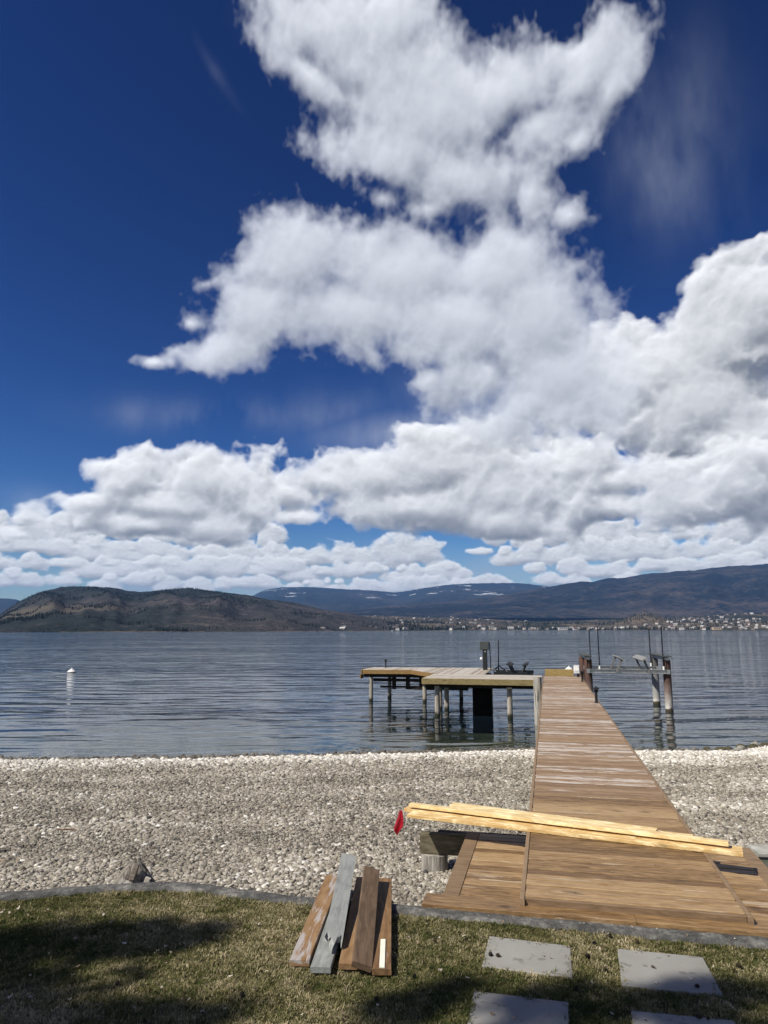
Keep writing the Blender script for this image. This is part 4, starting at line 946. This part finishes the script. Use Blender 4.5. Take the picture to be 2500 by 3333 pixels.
def pebble(seed,fl,sub=2):
    bm=bmesh.new(); bmesh.ops.create_icosphere(bm,subdivisions=sub,radius=1)
    for v in bm.verts:
        p=v.co.copy(); k=1+.28*mnoise.noise(p*.9+Vector((seed*3.1,0,0)))+.12*mnoise.noise(p*2.1+Vector((0,seed*1.7,0))); v.co=Vector((p.x*k*1.25,p.y*k*.92,p.z*k*fl))
    me=bpy.data.meshes.new('pebble'); bm.to_mesh(me); bm.free(); me.polygons.foreach_set('use_smooth',[True]*len(me.polygons)); return me
pm=Mat('pebble_stone',.8,.25); tn=pm.attr('tone','INSTANCER'); sp_=pm.noise(pm.coord(rand=30),2.2,4,.6)
t2=pm.math('ADD',tn,pm.math('MULTIPLY',pm.math('SUBTRACT',sp_,.5),.16))
c=pm.ramp(t2,[(0,(.045,.045,.048)),(.22,(.13,.118,.10)),(.45,(.255,.232,.195)),(.65,(.36,.335,.29)),(.85,(.50,.48,.44)),(1,(.68,.665,.63))])
hue=pm.mix(pm.math('MULTIPLY',pm.rand(),.28),c,pm.mix(1.0,c,(.86,.74,.60),'MULTIPLY')); pm.color(hue); pm.bump(sp_,.3,.1)
pebs=[pebble(i,f) for i,f in enumerate((.5,.62,.42,.72,.55))]
for m in pebs: m.materials.append(pm.m)
PC=lib('pebble',pebs)
P=[];S=[];TN=[]
def zone(y0,y1,dens,wf,s0,s1):
    n=int(dens*(y1-y0)*2*wf(y1)); y=rs.uniform(y0,y1,n); x=rs.uniform(-1,1,n)*wf(y1)
    return x,y,rs.lognormal(math.log((s0+s1)/2),.48,n).clip(s0*.5,s1*2.0)
for (y0,y1,dens,s0,s1) in ((5.0,9,1600,.012,.022),(9,12,1250,.013,.024),(12,16,900,.015,.027),(16,20,640,.018,.030),(20,25.5,420,.022,.040)):
    x,y,s=zone(y0,y1,dens,lambda q:.60*q+1.6,s0,s1)
    for a,b_,c_ in zip(x.tolist(),y.tolist(),s.tolist()):
        if b_<kerbY(a)+.17: continue
        d=shoreY(a)-b_
        if d<-2.6: continue
        patch=fn(a,b_,9,3,.55)
        white=max(0,1-abs(d-1.3)/2.4) if a<6 else max(0,1-abs(d-1.3)/3.4)
        big=1+.5*max(0,patch)+ (.35 if d<3 else 0)
        z=beach_z(a,b_)
        band=.07*math.sin(d*1.9+2.0*fn(a,b_,4,2,.3)); big*=1+1.6*band; tone=rs.normal(.47+.12*patch+band,.19)+ (.42*min(1,white*1.8))
        if a>4: tone+=.05
        if d<.30+.12*patch: tone=rs.normal(.20,.1)
        P.append((a,b_,z+c_*.12)); S.append(c_*big*.76); TN.append(min(1,max(.02,tone)))
n=len(P); RT=np.stack([rs.normal(0,.35,n),rs.normal(0,.35,n),rs.uniform(0,6.283,n)],1)
gr=scatter('gravel',P,S,RT,TN,PC); tag(gr,kind='stuff'); print('pebbles',n)
# the biggest stones lie singly
k=0; tones=[flat('beach_stone',c,.8,.25,0,.18,5,.2) for c in ((.13,.125,.12),(.24,.22,.19),(.36,.34,.30),(.50,.48,.44),(.64,.62,.58),(.30,.24,.18))]
big=[]
for i in range(12):
    m=pebble(40+i,rs.uniform(.45,.75),3).copy(); m.name='stone'; m.materials.append(tones[int(rs.integers(0,6))]); big.append(m)
while k<280:
    y=float(kerbY(0)+.3+rs.random()**1.25*8); x=float(rs.uniform(-1,1)*(.58*y+.3))
    if y<kerbY(x)+.25: continue
    wu=(x-DO[0])*.975-(y-DO[1])*.2216
    if -.9<wu<2.4: continue
    s=float(rs.uniform(.020,.036)*(1+.25*(y-6)/8)); o=link('stone',big[int(rs.integers(0,12))],beach,(x,y,beach_z(x,y)+s*.30),(float(rs.normal(0,.25)),float(rs.normal(0,.25)),float(rs.uniform(0,6.28)))); o.scale=(s,s,s); k+=1
# grass
def clump(seed,n,hmax,rad,lean):
    r=random.Random(seed); V=[];F=[]
    for i in range(n):
        a=r.random()*6.283; q=rad*math.sqrt(r.random()); x,y=q*math.cos(a),q*math.sin(a); h=hmax*r.uniform(.35,1); d=r.random()*6.283; ln=h*r.uniform(.2,lean); w=r.uniform(.0018,.0036)
        dx,dy=math.cos(d),math.sin(d); px,py=-dy*w,dx*w; o=len(V)
        V+=[(x-px,y-py,-.004),(x+px,y+py,-.004),(x+dx*ln*.4+px*.8,y+dy*ln*.4+py*.8,h*.6),(x+dx*ln*.4-px*.8,y+dy*ln*.4-py*.8,h*.6),(x+dx*ln,y+dy*ln,h)]
        F+=[(o,o+1,o+2,o+3),(o+3,o+2,o+4)]
    me=bpy.data.meshes.new('grass_clump'); me.from_pydata(V,[],F); return me
gmt=Mat('grass_blade',.75,.15); tn=gmt.attr('tone','INSTANCER'); rr=gmt.rand()
c=gmt.ramp(gmt.math('ADD',tn,gmt.math('MULTIPLY',gmt.math('SUBTRACT',rr,.5),.75)),[(0,(.050,.070,.018)),(.35,(.115,.120,.042)),(.6,(.235,.205,.10)),(1,(.50,.43,.28))]); gmt.color(c)
trn=gmt.n('ShaderNodeBsdfTranslucent'); gmt.set(trn.inputs[0],c); mxs=gmt.n('ShaderNodeMixShader',{0:.25}); gmt.l(gmt.b.outputs[0],mxs.inputs[1]); gmt.l(trn.outputs[0],mxs.inputs[2]); gmt.l(mxs.outputs[0],gmt.o.inputs[0])
GCm=[clump(i,30,.021,.045,1.6) for i in range(5)]
for m in GCm: m.materials.append(gmt.m)
GC=lib('grass_clump',GCm)
def inslab(x,y,mg=0.0):
    for q in SLAB:
        s=0; inside=True
        for i in range(4):
            (ax,ay),(bx,by)=q[i],q[(i+1)%4]; L=math.hypot(bx-ax,by-ay)
            if ((bx-ax)*(y-ay)-(by-ay)*(x-ax))/L>-mg+0.0: inside=False; break
        if inside: return True
    return False
P=[];S=[];TN=[]
N=46000; X_=rs.uniform(-5.2,5.2,N); Y_=rs.uniform(3.3,7.0,N)
for x,y in zip(X_.tolist(),Y_.tolist()):
    if y>kerbY(x)-.015 or inslab(x,y,.006): continue
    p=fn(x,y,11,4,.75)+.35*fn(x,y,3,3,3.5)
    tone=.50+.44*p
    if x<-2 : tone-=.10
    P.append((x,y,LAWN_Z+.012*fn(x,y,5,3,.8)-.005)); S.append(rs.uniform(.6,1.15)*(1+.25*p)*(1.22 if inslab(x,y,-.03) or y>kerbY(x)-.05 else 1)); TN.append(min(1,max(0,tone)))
n=len(P); RT=np.stack([rs.normal(0,.12,n),rs.normal(0,.12,n),rs.uniform(0,6.283,n)],1)
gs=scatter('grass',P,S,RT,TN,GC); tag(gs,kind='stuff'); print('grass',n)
# litter: cones, bark bits, dry leaves
def cone_mesh(seed,dark):
    r=random.Random(seed); b=MB(); L=.034; n=9
    for j in range(6):
        t=j/5; rr=.014*math.sin(.5+t*2.3); 
        for i in range(n):
            a=6.283*(i+.5*(j%2))/n; x=L*(t-.5)
            q=Vector((x,rr*math.cos(a),rr*math.sin(a))); w=.0042
            tip=q*1.0+Vector((.006,rr*.55*math.cos(a),rr*.55*math.sin(a))); s_=Vector((0,-math.sin(a),math.cos(a)))*w
            b.add([q-s_,q+s_,tip+s_*.6,tip-s_*.6],[(0,1,2,3)])
    b.lathe([(.002,-L*.5),(.012,-L*.2),(.013,L*.1),(.004,L*.5)],n=8)
    o=len(b.v)-32
    for i in range(o,len(b.v)): x,y,z=b.v[i]; b.v[i]=(z,x,y)
    return b.mesh('pine_cone',flat('pine_cone_brown' if not dark else 'pine_cone_dark',(.045,.032,.022) if not dark else (.018,.015,.013),.9),fix=True)
CM=[cone_mesh(1,True),cone_mesh(2,False)]
CN=[(.76,5.52,'left of a pair of dark pine cones on the left upper slab'),(.81,5.51,'right of a pair of dark pine cones on the left upper slab'),(1.56,5.71,'dark pine cone in the grass between the upper slabs, close to the kerb'),(1.51,5.30,'dark pine cone in the grass midway between the two upper slabs'),(1.24,5.03,'pine cone in the grass strip just under the left upper slab'),(1.88,5.73,'pine cone in the grass between the kerb and the right upper slab'),(2.04,5.07,'dark pine cone near the front edge of the right upper slab'),(1.89,4.70,'dark pine cone on the half shaded bottom right slab'),(1.71,5.83,'pine cone beside the kerb right above the gap between slabs'),(.38,5.75,'pine cone in the grass left of the left upper slab'),(-.05,4.9,'pine cone in the grass in front of the rightmost peeled board'),(2.45,5.35,'pine cone in the grass right of the right upper slab'),(.2,5.2,'pine cone in the grass between the board pile and the slabs'),(-1.3,5.8,'pine cone in the grass left of the board pile, far from the slabs'),(-.9,4.95,'pine cone in the grass before and left of the board pile'),(2.6,5.0,'pine cone in the grass at the right edge of the lawn'),(1.45,5.5,'pale pine cone in the grass close to the left upper slab'),(-1.75,5.1,'pine cone lying in the shaded part of the lawn')]
for i,(x,y,lab) in enumerate(CN):
    on=inslab(x,y,.0); z=LAWN_Z+(.010 if on else .012)+.010
    o=link('pine_cone',CM[i%2],None,(x,y,z),(rs.uniform(0,6),rs.uniform(-.3,.3),rs.uniform(0,6))); s_=float(rs.uniform(.6,.95)); o.scale=(s_,)*3
    tag(o,lab,'pine cone','pine cones on the lawn')
# a dark twig on the gravel and mossy rocks in the shallows on the right
b=MB(); q=[(-5.02,11.62),(-4.93,11.60),(-4.83,11.63),(-4.74,11.60)]
for (x0,y0),(x1,y1) in zip(q,q[1:]): b.tube((x0,y0,beach_z(x0,y0)+.055),(x1,y1,beach_z(x1,y1)+.05),.014,.010,7)
tag(b.build('twig',flat('red_brown_twig',(.13,.075,.05),.9)),'reddish brown twig lying alone on the gravel left of the stump','twig')
mr=flat('mossy_rock',(.075,.068,.04),.85,.25,0,.4,6,.4); mr2=flat('pale_wet_rock',(.26,.25,.21),.6,.4,0,.3,6,.3)
for (x,y,s_,k) in [(11.0,24.15,.16,0),(11.35,24.4,.13,0),(11.7,24.3,.17,1),(11.95,24.75,.14,0),(12.3,24.6,.19,0),(12.6,25.1,.15,1),(12.0,24.2,.12,0),(10.6,24.3,.10,0),(12.9,25.0,.14,0),(11.45,23.95,.11,1)]:
    me=big[int(rs.integers(0,12))].copy(); me.materials.clear(); me.materials.append(mr2 if k else mr)
    o=link('stone',me,beach,(x,y,.02),(0,0,float(rs.uniform(0,6)))); o.scale=(s_,s_,s_*1.1)
lt=Mat('dry_litter',.85,.1); tn=lt.attr('tone','INSTANCER'); lt.color(lt.ramp(tn,[(0,(.03,.022,.016)),(.5,(.22,.17,.12)),(1,(.55,.51,.44))]))
def leaf(seed):
    r=random.Random(seed); b=MB(); n=8; V=[(0,0,.004)]
    for i in range(n): a=6.283*i/n; q=r.uniform(.6,1.2); V.append((q*math.cos(a)*.9,q*.5*math.sin(a),r.uniform(-.15,.45)))
    b.add(V,[(0,1+i,1+(i+1)%n) for i in range(n)]); me=b.mesh('leaf',lt.m,fix=False); return me
LC=lib('leaf',[leaf(i) for i in range(4)])
P=[];S=[];TN=[]
for i in range(420):
    x,y=float(rs.uniform(-4,3.4)),float(rs.uniform(4.2,6.6))
    if y>kerbY(x)-.02: continue
    P.append((x,y,LAWN_Z+(.018 if inslab(x,y) else .030))); S.append(float(rs.uniform(.007,.024))); TN.append(float(rs.random()))
for i in range(26):
    u,v_=float(rs.uniform(.1,1.7)),float(rs.uniform(.3,6)); q=dw(u,v_,WTOP+.005); P.append(q); S.append(float(rs.uniform(.006,.016))); TN.append(float(rs.random()*.8))
for i in range(16):
    q=dw(2.0+rs.normal(0,.12),.45+rs.normal(0,.1),SZ+.01); P.append(q); S.append(float(rs.uniform(.012,.03))); TN.append(float(rs.random()*.6+.3))
for i in range(60):
    x=float(rs.uniform(-3.5,3)); P.append((x,kerbY(x)+float(rs.uniform(.02,.15)),KERB_Z+.012)); S.append(float(rs.uniform(.005,.014))); TN.append(float(rs.uniform(.5,1)))
n=len(P); o=scatter('dry_litter',P,S,np.stack([rs.normal(0,.3,n),rs.normal(0,.3,n),rs.uniform(0,6.28,n)],1),TN,LC); tag(o,kind='stuff')
# ---- the pine whose boughs shade the lawn; it stands behind and left of where the photographer stood
tree=thing('pine_tree','tall dark pine tree standing on the lawn behind the viewpoint','tree',(-13.2,-3.4,LAWN_Z-.05))
bk_=flat('pine_bark',(.09,.06,.045),.95,.1,0,.3,9,.8)
log((0,0,-.3),(0.2,.3,14.6),.32,.05,18,12,2,.05).build('trunk',bk_,tree,True)
rt=random.Random(21); base=Vector(tree.location); dirn=-ld
clus=[]
limbs=MB()
def shade(gx,gy,rx,ry,H,n,rot=0.0):
    """a bough at height H over the lawn, standing where the sun would throw its shadow on (gx,gy)"""
    c=Vector((gx,gy,LAWN_Z))+dirn*((H-LAWN_Z)/dirn.z)
    b0=base+Vector((0.1,0.2,H-LAWN_Z-1.2)); limbs.tube(b0-base,c-base,.07,.02,6,False)
    for i in range(n):
        a=rt.random()*6.283; q=math.sqrt(rt.random()); dx,dy=rx*q*math.cos(a),ry*q*math.sin(a); cs,sn=math.cos(rot),math.sin(rot)
        clus.append((c-base+Vector((dx*cs-dy*sn,dx*sn+dy*cs,rt.uniform(-.35,.35))),rt.uniform(.10,.24)*(1.25-q*.6)))
SHADE=[(-2.7,5.75,1.5,.28,12.0,210,.06),(-1.95,5.85,.55,.2,12.5,70,.0),(-3.0,5.0,1.2,.35,11.0,150,.15),(-1.9,4.65,1.0,.22,11.5,110,.1),(-3.0,4.45,1.1,.35,11.2,170,.1),(-3.6,5.4,.8,.6,10.5,130,0),
(1.95,4.93,.38,.12,12.8,46,-.1),(1.2,4.92,.40,.10,13,40,-.1),(2.0,4.35,.6,.25,12,90,0),(.75,4.40,.4,.12,12.4,40,0),(.35,4.95,.22,.14,12.4,30,0)]
for s_ in SHADE: shade(*s_)
for i in range(70):
    z=rt.uniform(4,13.2); a=rt.uniform(1.3,5.6); L_=(15-z)*.2+.6; e=Vector((math.cos(a)*L_,math.sin(a)*L_,z-.4)); limbs.tube((0.01*z,.015*z,z),e,.05,.015,5,False)
    for k in range(14): clus.append((Vector((0,0,z))+(e-Vector((0,0,z)))*rt.uniform(.35,1)+Vector((rt.gauss(0,.25),rt.gauss(0,.25),rt.gauss(0,.15))),rt.uniform(.2,.4)))
limbs.build('branch',bk_,tree)['kind']='stuff'
V=[];F=[]
for c,s_ in clus:
    for k in range(26):
        d=Vector((rt.gauss(0,1),rt.gauss(0,1),rt.gauss(0,.7))).normalized(); e=Vector((-d.y,d.x,.3)).normalized()*.012; o=len(V); p=c+d*s_*.15; q=c+d*s_
        V+=[p-e,p+e,q+e*.7,q-e*.7]; F.append((o,o+1,o+2,o+3))
b=MB(); b.add(V,F); cr=link('crown',b.mesh('crown',flat('pine_needles',(.035,.055,.025),.8,.2),fix=False),tree); cr['kind']='stuff'
print('all',round(time.time()-T0,1))
